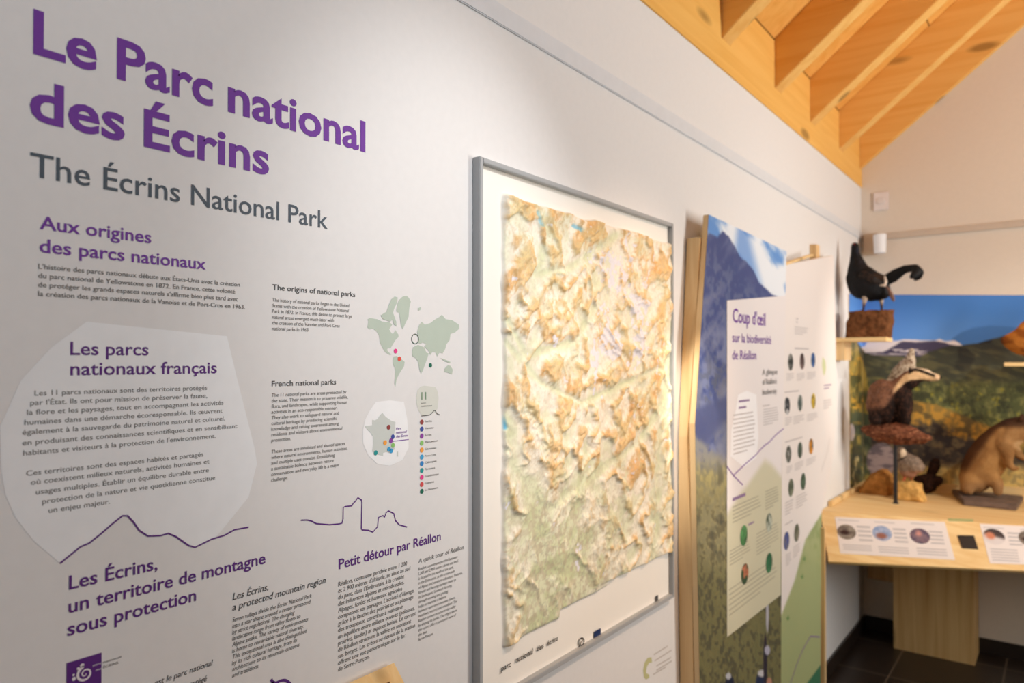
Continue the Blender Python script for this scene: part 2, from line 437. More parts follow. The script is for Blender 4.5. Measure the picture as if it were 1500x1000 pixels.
c1 = lambda x, y: (x / 2.679, y / 2.679)
c2 = lambda x, y: (x / 2.679, 300 + y / 2.679)
c3 = lambda x, y: (x / 2.679, 627 + y / 2.679)
c4 = lambda x, y: (360 + x / 4.406, 380 + y / 4.406)
c5 = lambda x, y: (360 + x / 4.406, 560 + y / 4.406)
c6 = lambda x, y: (300 + x / 3.75, 740 + y / 3.75)
def row(s, cf, x0, y0, x1, cap): p = cf(x0, y0); return (s, p[0], p[1], cf(x1, y0)[0], cap)

W = thing('wall_text_display', 'large purple and grey park text printed on the white wall left of the framed map', 'text display', (0, 0.3, 1.0))
for ws_, z_, cap_ in (((('Le', 47.4, 141), ('Parc', 170.5, 311.5), ('national', 333.5, 535)), hx(47.4, 76.5).z, 63 * depth_scale(47.4, 76.5)), ((('des', 43, 182.5), ('Écrins', 210.5, 394)), hx(43, 174).z, 60 * depth_scale(43, 174))):
    for wd_, xa_, xb_ in ws_:
        V_, F_ = lines_mesh([(wd_, hx(xa_, 200).y, z_, hx(xb_, 200).y - hx(xa_, 200).y, cap_)], 0.022, 0.0)
        mesh_obj('title_word', V_, F_, M_PURPLE, W)
text('subtitle_text', W, [('The Écrins National Park', 44, 257.5, 480, 35)], M_SLATE, 0.006)
text('heading_text', W, [('Aux origines', 57.9, 335.2, 221.4, 19.5), ('des parcs nationaux', 57.9, 369.0, 301.5, 19.5)], M_PURPLE, 0.013)
para('body_text', W, "L'histoire des parcs nationaux débute aux États-Unis avec la création|du parc national de Yellowstone en 1872. En France, cette volonté|de protéger les grands espaces naturels s'affirme bien plus tard avec|la création des parcs nationaux de la Vanoise et de Port-Cros en 1963.", 56, 393.3, 433.3, 359, 3, 7.3, M_GREY, 0.004)
# pale rounded patch behind the second block
bl = [c2(0, 870), c2(80, 690), c2(200, 560), c2(340, 458), c2(620, 487), c2(890, 515), c2(930, 680), c2(1000, 960), c3(1008, 140), c3(975, 270), c3(870, 400), c3(840, 432), c3(765, 467), c3(740, 460), c3(690, 425), c3(660, 412), c3(630, 421), c3(580, 423), c3(545, 400), c3(525, 370), c3(500, 343), c3(480, 343), c3(440, 375), c3(400, 410), c3(350, 450), c3(315, 465), c3(232, 527), c3(130, 440), c3(60, 350), c3(20, 260), c3(5, 170)]
poly('pale_patch', W, bl, ink('pale_grey_ink', (241, 243, 246)))
text('heading_text', W, [row('Les parcs', c2, 275, 588, 582, 19), row('nationaux français', c2, 275, 668, 850, 19)], M_PURPLE2, 0.013)
text('body_text', W, [
    row('Les 11 parcs nationaux sont des territoires protégés', c2, 135, 748, 812, 7.6),
    row("par l'État. Ils ont pour mission de préserver la faune,", c2, 118, 786, 812, 7.6),
    row('la flore et les paysages, tout en accompagnant les activités', c2, 105, 824, 876, 7.6),
    row('humaines dans une démarche écoresponsable. Ils œuvrent', c2, 95, 863, 872, 7.6),
    row('également à la sauvegarde du patrimoine naturel et culturel,', c2, 87, 902, 882, 7.6),
    row('en produisant des connaissances scientifiques et en sensibilisant', c2, 87, 943, 930, 7.6),
    row("habitants et visiteurs à la protection de l'environnement.", c2, 90, 983, 845, 7.6),
    row('Ces territoires sont des espaces habités et partagés', c3, 102, 187, 797, 7.6),
    row('où coexistent milieux naturels, activités humaines et', c3, 120, 222, 820, 7.6),
    row('usages multiples. Établir un équilibre durable entre', c3, 140, 260, 818, 7.6),
    row('protection de la nature et vie quotidienne constitue', c3, 165, 297, 843, 7.6),
    row('un enjeu majeur.', c3, 190, 332, 430, 7.6)], M_GREY, 0.004)
ribbon('mountain_line', W, [c3(*p) for p in ((235, 530), (315, 465), (350, 450), (400, 410), (440, 375), (480, 343), (500, 343), (525, 370), (545, 400), (580, 423), (630, 421), (660, 412), (690, 425), (740, 460), (765, 467), (830, 435), (880, 420), (920, 398), (975, 388))], 0.0022, M_PURPLE2, curve=False)
text('heading_text', W, [row('Les Écrins,', c3, 270, 633, 617, 20), row('un territoire de montagne', c3, 268, 725, 1040, 20), row('sous protection', c3, 264, 815, 768, 20)], M_PURPLE2, 0.013)
text('heading_text', W, [row('Les Écrins,', c6, 152, 520, 348, 10), row('a protected mountain region', c6, 150, 578, 660, 10)], M_DGREY, 0.006, 0.2)
para('body_text', W, "Seven valleys divide the Écrins National Park|into a star shape around a center protected|by strict regulations. The changing|landscapes range from valley floors to|Alpine peaks. The variety of environments|is home to remarkable natural diversity.|This exceptional area is also distinguished|by its rich cultural heritage, from its|architecture to its mountain customs|and traditions.", 340, 911, 992, 456, 0, 6.4, M_GREY, 0.004, 0.2)
text('body_text', W, [('est le parc national', 226, 1004, 310, 8.5), ('protégé', 272, 1008, 302, 8.5)], M_DGREY, 0.004, 0.2)
text('heading_text', W, [row('Petit détour par Réallon', c6, 735, 350, 1295, 14.5)], M_PURPLE2, 0.013)
para('body_text', W, "Réallon, commune perchée entre 1 200|et 2 900 mètres d'altitude, se situe au sud|du parc, dans l'Embrunais, à la croisée|des influences alpines et méridionales.|Alpages, forêts et hameaux agricoles|composent ses paysages. L'activité d'élevage,|grâce à la fauche des prairies et au pâturage|des troupeaux, contribue à maintenir|un équilibre entre milieux ouverts (pelouses,|prairies, landes) et espaces boisés. Le torrent|de Réallon structure la vallée en modelant|ses berges. Les crêtes au-dessus de la station|offrent une vue panoramique sur le lac|de Serre-Ponçon.", 495.2, 858.7, 983.2, 606.5, 5, 6.6, M_GREY, 0.004, 0.1)
text('heading_text', W, [row('A quick tour of Réallon', c6, 1172, 318, 1420, 6.6)], M_GREY, 0.006, 0.2)
para('body_text', W, "Réallon, a commune perched between|1,200 and 2,900 meters above sea level,|is located in the south of the park,|in the Embrunais, at the crossroads|of Alpine and southern influences. Pastures,|forests and farming hamlets make up|its landscapes. Livestock farming,|through mowing and grazing,|helps to maintain a balance|between open environments (lawns,|meadows, moors) and woodland. The|Réallon torrent structures the valley|by shaping its banks. The ridges above|the resort offer a panoramic view of|the lake|Serre-Ponçon.", 612.5, 835.5, 938.7, 677, 4, 4.4, M_GREY, 0.0, 0.2)
text('heading_text', W, [('The origins of national parks', 399, 424.0, 520.2, 8)], M_DGREY, 0.006)
para('body_text', W, "The history of national parks began in the United|States with the creation of Yellowstone National|Park in 1872. In France, this desire to protect large|natural areas emerged much later with|the creation of the Vanoise and Port-Cros|national parks in 1963.", 398.6, 441.3, 483.3, 515, 2, 5.2, M_GREY, 0.0, 0.1)
text('heading_text', W, [('French national parks', 398, 565.7, 492, 8)], M_DGREY, 0.006)
para('body_text', W, "The 11 national parks are areas protected by|the state. Their mission is to preserve wildlife,|flora, and landscapes, while supporting human|activities in an eco-responsible manner.|They also work to safeguard natural and|cultural heritage by producing scientific|knowledge and raising awareness among|residents and visitors about environmental|protection.||These areas are inhabited and shared spaces|where natural environments, human activities,|and multiple uses coexist. Establishing|a sustainable balance between nature|conservation and everyday life is a major|challenge.", 397.5, 580.9, 705.3, 508, 2, 5.2, M_GREY, 0.0, 0.1)
# world map
M_LAND = ink('sage_ink', (186, 199, 186))
lands = [
    ('continent', [(790, 400), (785, 385), (800, 377), (850, 385), (880, 400), (930, 405), (945, 420), (925, 450), (940, 475), (950, 480), (965, 455), (985, 485), (985, 500), (965, 520), (950, 545), (935, 570), (915, 572), (912, 585), (925, 600), (940, 612), (930, 615), (900, 598), (885, 575), (865, 535), (860, 490), (845, 465), (820, 445), (800, 450), (785, 440)]),
    ('continent', [(955, 625), (975, 622), (1000, 640), (1025, 660), (1020, 690), (1000, 720), (985, 745), (972, 775), (965, 820), (958, 800), (962, 750), (965, 710), (948, 670), (950, 640)]),
    ('continent', [(985, 265), (1010, 240), (1035, 233), (1050, 245), (1065, 270), (1055, 310), (1050, 370), (1030, 410), (1012, 450), (1000, 425), (995, 380), (990, 345), (970, 335), (975, 300)]),
    ('continent', [(1115, 520), (1110, 490), (1105, 465), (1120, 420), (1135, 402), (1155, 420), (1190, 410), (1215, 390), (1250, 370), (1265, 355), (1290, 385), (1330, 390), (1375, 420), (1378, 445), (1350, 470), (1320, 480), (1315, 520), (1295, 545), (1285, 580), (1270, 605), (1250, 600), (1235, 625), (1225, 600), (1205, 595), (1190, 615), (1180, 590), (1165, 575), (1150, 560), (1165, 545), (1140, 535), (1125, 545), (1110, 535)]),
    ('continent', [(1080, 565), (1110, 550), (1150, 565), (1165, 600), (1180, 605), (1170, 640), (1155, 680), (1140, 720), (1130, 735), (1120, 710), (1112, 660), (1095, 635), (1075, 625), (1072, 595)]),
    ('continent', [(1285, 700), (1305, 680), (1320, 685), (1335, 710), (1330, 740), (1300, 728), (1280, 725)]),
    ('island', [(905, 345), (920, 300), (940, 255), (960, 238), (980, 245), (975, 280), (955, 320), (950, 345), (970, 400), (972, 430), (955, 420), (945, 380), (920, 360)]),
    ('island', [(870, 360), (900, 340), (930, 350), (950, 385), (930, 400), (885, 385)]),
    ('island', [(1255, 635), (1275, 640), (1320, 660), (1318, 668), (1280, 655)]),
    ('island', [(1110, 315), (1130, 305), (1125, 325), (1112, 330)]),
]
for k_, (n_, p) in enumerate(lands): poly(n_, W, [c4(*q) for q in p], M_LAND, lift=0.0003 + 0.00004 * k_)
def ring(name, cx, cy, r, wd, m):
    P = hx(cx, cy); n = 28; V = []; 
    for k in range(n):
        c, s = math.cos(6.2832 * k / n), math.sin(6.2832 * k / n)
        V += [(0.0008, P.y + (r - wd / 2) * c, P.z + (r - wd / 2) * s), (0.0008, P.y + (r + wd / 2) * c, P.z + (r + wd / 2) * s)]
    mesh_obj(name, V, [(2 * k, 2 * k + 1, (2 * k + 3) % (2 * n), (2 * k + 2) % (2 * n)) for k in range(n)], m, W)
ring('map_ring', *c4(1092, 512), 0.0088, 0.0014, ink('dark_green_ink', (78, 100, 88)))
INK = {k: ink(k + '_ink', v) for k, v in dict(brick=(150, 62, 60), navy=(58, 78, 160), violet=(140, 62, 160), lime=(140, 196, 110), orange=(246, 160, 64), sky=(60, 160, 214), blue=(46, 130, 200), teal=(30, 150, 150), pink=(232, 60, 140), red=(214, 80, 80), forest=(20, 104, 82), redorange=(228, 82, 66)).items()}
for x, y, k in ((966, 590, 'pink'), (990, 640, 'redorange'), (1191, 682, 'forest')): disc('map_dot', W, *c4(x, y), 0.0042, INK[k])
# France
poly('pale_patch', W, [c5(*q) for q in ((770, 240), (800, 180), (840, 125), (930, 115), (1020, 125), (1040, 230), (1050, 330), (1050, 420), (1010, 500), (930, 537), (850, 527), (790, 470), (755, 390), (755, 310))], ink('pale_white_ink', (244, 245, 247)))
M_FR = ink('pale_sage_ink', (206, 212, 208))
poly('country_outline', W, [c5(*q) for q in ((765, 280), (790, 278), (815, 275), (815, 240), (830, 245), (850, 235), (862, 215), (880, 195), (900, 220), (935, 245), (965, 255), (962, 300), (958, 330), (945, 350), (955, 400), (960, 430), (930, 455), (905, 448), (885, 455), (885, 472), (850, 465), (815, 445), (820, 400), (820, 350), (805, 325), (785, 305))], M_FR, lift=0.0006)
poly('island', W, [c5(*q) for q in ((975, 450), (982, 440), (982, 478), (974, 475))], M_FR, lift=0.0006)
for x, y, k in ((920, 288, 'brick'), (947, 350, 'navy'), (935, 375, 'violet'), (897, 388, 'orange'), (948, 405, 'lime'), (922, 430, 'sky'), (937, 440, 'sky'), (837, 453, 'teal')): disc('map_dot', W, *c5(x, y), 0.0042, INK[k], lift=0.0011)
text('map_caption', W, [row('Parc', c5, 968, 305, 1000, 3.4), row('national', c5, 968, 330, 1035, 3.4), row('des Écrins', c5, 968, 356, 1045, 3.4)], M_PURPLE, 0.006, 0.2, lift=0.0011)
ribbon('caption_rule', W, [c5(945, 379), c5(1050, 367)], 0.0012, M_PURPLE, curve=False, lift=0.0009)
# legend
poly('legend_patch', W, [c5(*q) for q in ((1100, 95), (1108, 50), (1125, 28), (1150, 20), (1225, 30), (1238, 60), (1244, 100), (1238, 165), (1228, 190), (1190, 206), (1135, 213), (1112, 175), (1102, 135))], ink('stone_ink', (214, 216, 208)))
text('legend_number', W, [row('11', c5, 1132, 110, 1163, 10.5)], ink('green_grey_ink', (120, 146, 120)), 0.02)
text('legend_caption', W, [row('parcs', c5, 1130, 138, 1160, 2.6), row('nationaux', c5, 1130, 158, 1202, 2.6)], M_GREY, 0.0, 0.0)
ribbon('mountain_line', W, [c5(*q) for q in ((1132, 215), (1160, 213), (1188, 208), (1205, 190), (1220, 180), (1232, 200), (1250, 208))], 0.0012, M_DGREY, lift=0.0009)
names = ['Forêts', 'Vanoise', 'Écrins', 'Mercantour', 'Cévennes', 'Port-Cros', 'Calanques', 'Pyrénées', 'Guadeloupe', 'Guyane', 'La Réunion']
ends = [1200, 1212, 1198, 1238, 1228, 1226, 1230, 1220, 1244, 1214, 1238]
for i, (k, y) in enumerate(zip(('brick', 'navy', 'violet', 'lime', 'orange', 'sky', 'blue', 'teal', 'pink', 'red', 'forest'), (255, 300, 345, 390, 435, 480, 523, 567, 612, 657, 702))):
    disc('legend_dot', W, *c5(1135, y), 0.0046, INK[k])
text('legend_caption', W, [row(n_, c5, 1156, y + 6, e, 3.0) for n_, y, e in zip(names, (252, 296, 341, 385, 430, 474, 517, 560, 605, 650, 694), ends)], M_GREY, 0.0)
ribbon('village_line', W, [c5(*q) for q in ((355, 888), (395, 887), (420, 892), (455, 910), (540, 917), (600, 912), (620, 907), (627, 880), (628, 806), (640, 800), (685, 795), (692, 780), (708, 765), (722, 742), (745, 757), (749, 770), (745, 945), (752, 951), (790, 953), (820, 965), (850, 930), (856, 870), (885, 858), (895, 869), (905, 840), (920, 827), (955, 845), (965, 890), (990, 918), (1040, 932))], 0.0022, M_PURPLE2, curve=False)
# park emblem at the lower left: purple square with a white spiral
lg = lambda x, y: (60 + x / 10.714, 930 + y / 10.714)
A = hx(*lg(400, 435)); B = hx(*lg(950, 262)); wd = B.y - A.y
mesh_obj('emblem_square', [(0.0006, A.y, A.z), (0.0006, B.y, A.z), (0.0006, B.y, A.z - wd * 1.12), (0.0006, A.y, A.z - wd * 1.12)], [(0, 3, 2, 1)], M_PURPLE2, W)
Cn = hx(*lg(688, 600)); V = []; F = []
for i in range(60):
    th = i * 0.19; r = wd * (0.015 + 0.020 * th); h = wd * (0.02 + 0.0055 * th)
    c, s = math.cos(-th + 0.4), math.sin(-th + 0.4)
    V += [(0.0012, Cn.y + (r - h / 2) * c, Cn.z + (r - h / 2) * s), (0.0012, Cn.y + (r + h / 2) * c, Cn.z + (r + h / 2) * s)]
    if i: F.append((2 * i - 2, 2 * i - 1, 2 * i + 1, 2 * i))
M_WHITE = ink('white_ink', (236, 228, 234))
mesh_obj('emblem_spiral', V, F, M_WHITE, W)
for x, y, r in ((640, 470, 0.0024), (578, 520, 0.0016), (505, 620, 0.0013), (512, 680, 0.0022)): disc('emblem_speck', W, *lg(x, y), r, M_WHITE, lift=0.0012)
text('emblem_text', W, [('parc', 60 + 810 / 10.714, 975.3, 60 + 940 / 10.714, 3.0)], M_WHITE, 0.0, lift=0.0012)
text('emblem_text', W, [('national', 60 + 975 / 10.714, 971.0, 60 + 1252 / 10.714, 3.2), ('ÉCRINS', 60 + 975 / 10.714, 978.5, 60 + 1212 / 10.714, 3.4)], M_DGREY, 0.0)
text('emblem_text', W, [('des', 60 + 850 / 10.714, 982.5, 60 + 945 / 10.714, 3.0)], M_WHITE, 0.0, lift=0.0012)
# lower edge: top of a purple drawing, and the partner emblem beneath the map
ribbon('animal_drawing', W, [(397, 994), (399, 998), (404, 999.5), (411, 996.5), (418, 996), (424, 1000), (427, 1006), (424, 1012), (412, 1015), (402, 1010), (399, 998)], 0.0042, M_PURPLE2)
pg = lambda x, y: (670 + x / 3.947, 747 + y / 3.947)
poly('partner_emblem', W, [pg(*q) for q in ((1078, 965), (1073, 925), (1082, 880), (1100, 853), (1122, 850), (1125, 880), (1108, 882), (1095, 905), (1090, 940), (1108, 950), (1110, 968), (1090, 978))], ink('olive_ink', (196, 196, 148)))
M_PALEINK = ink('pale_grey_line_ink', (196, 190, 186))
for i, (x0, y0, x1, y1) in enumerate(((1135, 835, 1215, 785), (1140, 870, 1238, 808), (1150, 900, 1235, 850), (1130, 950, 1205, 905), (1150, 925, 1240, 870))):
    ribbon('partner_caption', W, [pg(x0, y0), pg(x1, y1)], 0.004, M_PALEINK, curve=False)

# ------------------------------------------------------------------ framed relief map
FX = 0.020; FR = 0.011
f0 = hx(703, 232, FX); f1 = hx(987, 325, FX); fb = hx(987, 875, FX)
a0, a1, z1, z0 = f0.y, f1.y, (f0.z + f1.z) / 2, fb.z
MAP = thing('framed_relief_map', 'tall raised relief map of mountains in a thin grey metal frame on the left wall', 'map', (0, (a0 + a1) / 2, z0))
for lo, hi in (((0, a0, z0), (FX, a0 + FR, z1)), ((0, a1 - FR, z0), (FX, a1, z1)), ((0, a0 + FR, z1 - FR), (FX, a1 - FR, z1)), ((0, a0 + FR, z0), (FX, a1 - FR, z0 + FR))):
    boxo('frame_bar', lo, hi, M_FRAME, MAP, bevel=0.0012)
NX, NZ = 330, 400
ga = np.linspace(a0 + FR, a1 - FR, NX); gz = np.linspace(z0 + FR, z1 - FR, NZ)
GA, GZ = np.meshgrid(ga, gz)
SX = 0.010
px, py = proj(np.stack([np.full(GA.shape, SX), GA, GZ], -1))
wob = 0.006 * (fbm(GZ * 14, GA * 0 + 3, 5, 3) - 0.5) * 2
wob2 = 0.006 * (fbm(GA * 14, GZ * 0 + 9, 6, 3) - 0.5) * 2
rl_, rr_ = hx(738, 400, SX).y, hx(981, 500, SX).y
rt_, rb_ = hx(742, 287, SX).z, hx(740, 945, SX).z
inside = sm(-0.004, 0.004, GA - rl_ - wob) * sm(-0.004, 0.004, rr_ - GA - wob) * sm(-0.004, 0.004, rt_ - GZ - wob2) * sm(-0.004, 0.004, GZ - rb_ - wob2)
# lower margin is stepped: the right part of the print starts higher
stepr = sm(817, 822, px) * sm(-0.003, 0.003, (rb_ + 0.018) - GZ) + sm(870, 900, px) * sm(-0.003, 0.003, (rb_ + 0.03) - GZ)
inside = inside * (1 - np.clip(stepr, 0, 1))
fx_, fz_ = GA * 8.0, GZ * 8.0
wx = fbm(fx_ * 0.9, fz_ * 0.9, 21, 3) - 0.5; wz = fbm(fx_ * 0.9 + 40, fz_ * 0.9, 22, 3) - 0.5
def ridged(x, y, seed, o=5):
    s = 0; amp = 0.5; tt = 0; prev = 1.0
    for k in range(o):
        n = 1 - np.abs(2 * vnoise(x * 2.03 ** k + 31.7 * k, y * 2.03 ** k + 11.9 * k, seed + k) - 1)
        n = n * n * prev; s = s + amp * n; tt += amp; prev = np.clip(n * 1.6, 0, 1); amp *= 0.55
    return s / tt
X1 = (fx_ * 0.8 + fz_ * 0.6) * 2.0 + 1.8 * wx; Z1 = (fz_ * 0.8 - fx_ * 0.6) * 2.5 + 1.8 * wz
wx2 = 0.5 * (fbm(fx_ * 3, fz_ * 3, 71, 3) - 0.5); wz2 = 0.5 * (fbm(fx_ * 3 + 9, fz_ * 3, 72, 3) - 0.5)
R = ridged(X1 + wx2, Z1 + wz2, 3, 6); base = fbm(fx_ * 0.5, fz_ * 0.5, 8, 3)
south = sm(640, 800, py) * sm(1000, 780, px) * (1 - 0.55 * sm(900, 960, px)) * (0.35 + 0.65 * sm(752, 800, px))
amp = 1 - 0.68 * south
# main valleys
def valley(pts, wdt):
    d = np.full(px.shape, 1e9)
    for (xa, ya), (xb, yb) in zip(pts, pts[1:]):
        t_ = np.clip(((px - xa) * (xb - xa) + (py - ya) * (yb - ya)) / ((xb - xa) ** 2 + (yb - ya) ** 2), 0, 1)
        d = np.minimum(d, np.hypot(px - xa - t_ * (xb - xa), py - ya - t_ * (yb - ya)))
    return np.exp(-(d / wdt) ** 2)
val = np.clip(valley([(735, 610), (752, 680), (790, 740), (800, 860), (775, 930)], 12) + valley([(988, 470), (975, 560), (960, 700), (955, 830), (905, 890)], 8)
              + valley([(790, 300), (800, 345), (785, 400), (830, 395), (900, 345)], 6) + valley([(742, 470), (770, 520), (840, 500), (870, 450)], 5)
              + valley([(800, 750), (860, 700), (930, 650), (965, 600)], 6) + valley([(738, 500), (790, 560), (850, 590), (960, 540)], 5), 0, 1)
H = amp * (0.12 + 1.05 * R + 0.45 * base) * (1 - 0.45 * val) + 0.10 * fbm(fx_ * 7, fz_ * 7, 12, 4)
DISP = inside * (0.002 + 0.0150 * H) + (1 - inside) * 0.0008 * fbm(GA * 25, GZ * 3, 2, 3)
XS = SX + 0.006 * 0 + DISP - 0.004
cream = (253, 246, 230); orange = (240, 196, 128); green = (224, 230, 192); dgreen = (204, 212, 166); ice = (238, 238, 250)
n1 = fbm(fx_ * 2.2, fz_ * 2.2, 41, 5); n2 = fbm(fx_ * 9, fz_ * 9, 44, 4); n4 = fbm(fx_ * 22, fz_ * 22, 47, 3)
col = mix(cream, orange, 0.85 * sm(0.46, 0.86, H * 0.85 + 0.45 * (n1 - 0.46) + 0.5 * (n2 - 0.5)))
col = mix(col, (226, 164, 92), 0.6 * sm(0.54, 0.72, n1 + 0.5 * (n2 - 0.5)) * sm(0.40, 0.75, H + 0.3 * (n4 - 0.5)))
lowg = np.clip(sm(0.45, 0.18, H) * 0.9 + 0.5 * south + 0.6 * val, 0, 1)
col = mix(col, green, lowg * 0.8)
col = mix(col, dgreen, np.clip(sm(0.46, 0.62, fbm(fx_ * 3.1, fz_ * 3.1, 49, 4)) * (0.35 + 0.6 * south), 0, 1) * 0.85)
col = mix(col, (198, 186, 160), (0.22 + 0.42 * south) * sm(0.50, 0.62, n2))
col = mix(col, (186, 176, 150), 0.45 * (0.35 + 0.65 * south) * sm(0.54, 0.66, n4))
glac = np.exp(-(((px - 905) / 40) ** 2 + ((py - 420) / 70) ** 2)) + np.exp(-(((px - 935) / 26) ** 2 + ((py - 490) / 60) ** 2)) + np.exp(-(((px - 885) / 30) ** 2 + ((py - 530) / 30) ** 2)) + 0.8 * np.exp(-(((px - 880) / 26) ** 2 + ((py - 378) / 14) ** 2))
col = mix(col, ice, np.clip(sm(0.56, 0.66, glac * 0.42 + 1.1 * (n1 - 0.42) + 1.0 * (n2 - 0.48)), 0, 1) * 0.92)
# thin brown contour texture and paths of the printed map
cont = np.abs(((H * 16) % 1) - 0.5)
col = mix(col, (196, 146, 92), 0.30 * sm(0.40, 0.5, cont) * sm(0.35, 0.6, H))
col = mix(col, (150, 150, 140), 0.25 * sm(0.47, 0.5, 0.5 - np.abs(fbm(fx_ * 3.5, fz_ * 3.5, 61, 3) - 0.5)) * (0.3 + south))
blue = np.clip(valley([(956, 836), (940, 858), (915, 884)], 5.5) * 1.6 - 0.4, 0, 1) + np.clip(valley([(733, 606), (739, 626)], 4) * 1.6 - 0.4, 0, 1) + np.clip(valley([(838, 331), (848, 337)], 3.5) * 1.6 - 0.4, 0, 1) * 0.7 + np.clip(valley([(783, 312), (790, 330)], 4) * 1.5 - 0.4, 0, 1) * 0.5
col = mix(col, (92, 182, 226), np.clip(blue, 0, 1) * 0.95)
H_blue = np.clip(blue, 0, 1)
XS = XS - inside * 0.008 * H_blue * H
col = mix(np.full(col.shape, 250.0) * np.array([1, 0.985, 0.955]), col, inside)
# thin printed keyline round the margin
V = np.stack([XS, GA, GZ], -1).reshape(-1, 3)
idx = np.arange(NX * NZ).reshape(NZ, NX)
F = np.stack([idx[:-1, :-1], idx[:-1, 1:], idx[1:, 1:], idx[1:, :-1]], -1).reshape(-1, 4)
M_RELIEF = printed('glossy_moulded_map', 0.42, 0.35)
mesh_obj('relief_sheet', V.tolist(), F.tolist(), M_RELIEF, MAP, smooth=True, cols=lin(col.reshape(-1, 3)))
boxo('backing', (0, a0 + FR, z0 + FR), (0.003, a1 - FR, z1 - FR), M_WHITE, MAP)
text('map_title', MAP, [('parc', 733.5, 983.5, 748, 8), ('national', 755, 970.8, 780, 8), ('des', 786, 953.8, 796, 7.5), ('écrins', 801, 946.0, 817, 7.5)], M_BLACK, 0.012, 0.15, plane=0.0085)
def mapquad(name, p0, p1, h, m):
    A_ = hx(*p0, 0.0085); B_ = hx(*p1, 0.0085)
    return mesh_obj(name, [(0.009, A_.y, A_.z), (0.009, B_.y, A_.z), (0.009, B_.y, A_.z + h), (0.009, A_.y, A_.z + h)], [(0, 1, 2, 3)], m, MAP)
mapquad('map_emblem', (870, 943), (880, 937), 0.030, ink('navy_emblem_ink', (30, 50, 96)))
ribbon('map_emblem', MAP, [(851, 950), (847.5, 944), (848, 938), (852, 934), (855.5, 937), (855, 942), (851.5, 945), (850, 942), (852, 939)], 0.0032, M_BLACK, plane=0.0085)
mapquad('map_emblem', (960, 882.5), (964, 881), 0.018, M_DGREY)

# ------------------------------------------------------------------ sloping wooden text frame low on the wall (only its corner is in view)
LP = hx(571, 976)
LT = thing('sloping_wooden_frame', 'corner of a sloping light wooden frame jutting from the wall under the text', 'frame', (0, LP.y - 0.2, LP.z - 0.2))
sl = Vector((0.14, 0, -0.155))
def slope_board(name, ya, yb, s0, s1, th, m, lift=0.0):
    nrm = Vector((0.155, 0, 0.14)).normalized()
    P0 = Vector((0.0, 0, LP.z)) + sl * s0 + nrm * lift; P1 = Vector((0.0, 0, LP.z)) + sl * s1 + nrm * lift
    return prismo(name, [(P0.x, ya, P0.z), (P1.x, ya, P1.z), (P1.x + nrm.x * th, ya, P1.z + nrm.z * th), (P0.x + nrm.x * th, ya, P0.z + nrm.z * th)], (0, yb - ya, 0), m, LT)
y0_, y1_ = LP.y - 0.42, LP.y
slope_board('frame_bar', y0_, y1_, 0.0, 0.12, 0.014, M_BIRCH_Y)
slope_board('frame_bar', y0_, y1_, 1.1, 1.22, 0.014, M_BIRCH_Y)
slope_board('frame_bar', y1_ - 0.026, y1_, 0.12, 1.1, 0.014, M_BIRCH_Y)
slope_board('frame_bar', y0_, y0_ + 0.026, 0.12, 1.1, 0.014, M_BIRCH_Y)
slope_board('print', y0_ + 0.026, y1_ - 0.026, 0.12, 1.1, 0.006, flat('mottled_print', (150, 128, 104), 0.5, 0.2, 0.5, 40))
prismo('side_bracket', [(0, y1_ - 0.05, LP.z - 0.01), (0, y1_ - 0.05, LP.z - 0.19), (0.165, y1_ - 0.05, LP.z - 0.19)], (0, 0.018, 0), M_BIRCH_Y, LT)
prismo('side_bracket', [(0, y0_ + 0.03, LP.z - 0.01), (0, y0_ + 0.03, LP.z - 0.19), (0.165, y0_ + 0.03, LP.z - 0.19)], (0, 0.018, 0), M_BIRCH_Y, LT)

# ------------------------------------------------------------------ printed standing panels (mountain photograph and species chart)
XA, XB_ = 0.065, 0.052
def plines(pts, n):
    """n points evenly down a polyline of (y, z)"""
    P = np.array(pts, float); d = np.r_[0, np.cumsum(np.hypot(*(P[1:] - P[:-1]).T))]; s = np.linspace(0, d[-1], n)
    return np.stack([np.interp(s, d, P[:, 0]), np.interp(s, d, P[:, 1])], -1)
def wallpts(pts, plane): return [(hx(*p, plane).y, hx(*p, plane).z) for p in pts]
def print_sheet(name, parent, Lp, Rp, plane, nu, nv, paint, m=None, gain=1.0):
    L = plines(Lp, nv); R = plines(Rp, nv); t = np.linspace(0, 1, nu)[None, :, None]
    G = L[:, None, :] * (1 - t) + R[:, None, :] * t
    V = np.concatenate([np.full(G.shape[:2] + (1,), plane), G], -1).reshape(-1, 3)
    x, y = proj(V); c = np.clip(lin(paint(x, y)) * gain, 0, 1)
    i = np.arange(nu * nv).reshape(nv, nu)
    F = np.stack([i[:-1, :-1], i[1:, :-1], i[1:, 1:], i[:-1, 1:]], -1).reshape(-1, 4)
    return mesh_obj(name, V.tolist(), F.tolist(), m or M_PRINT, parent, cols=c)

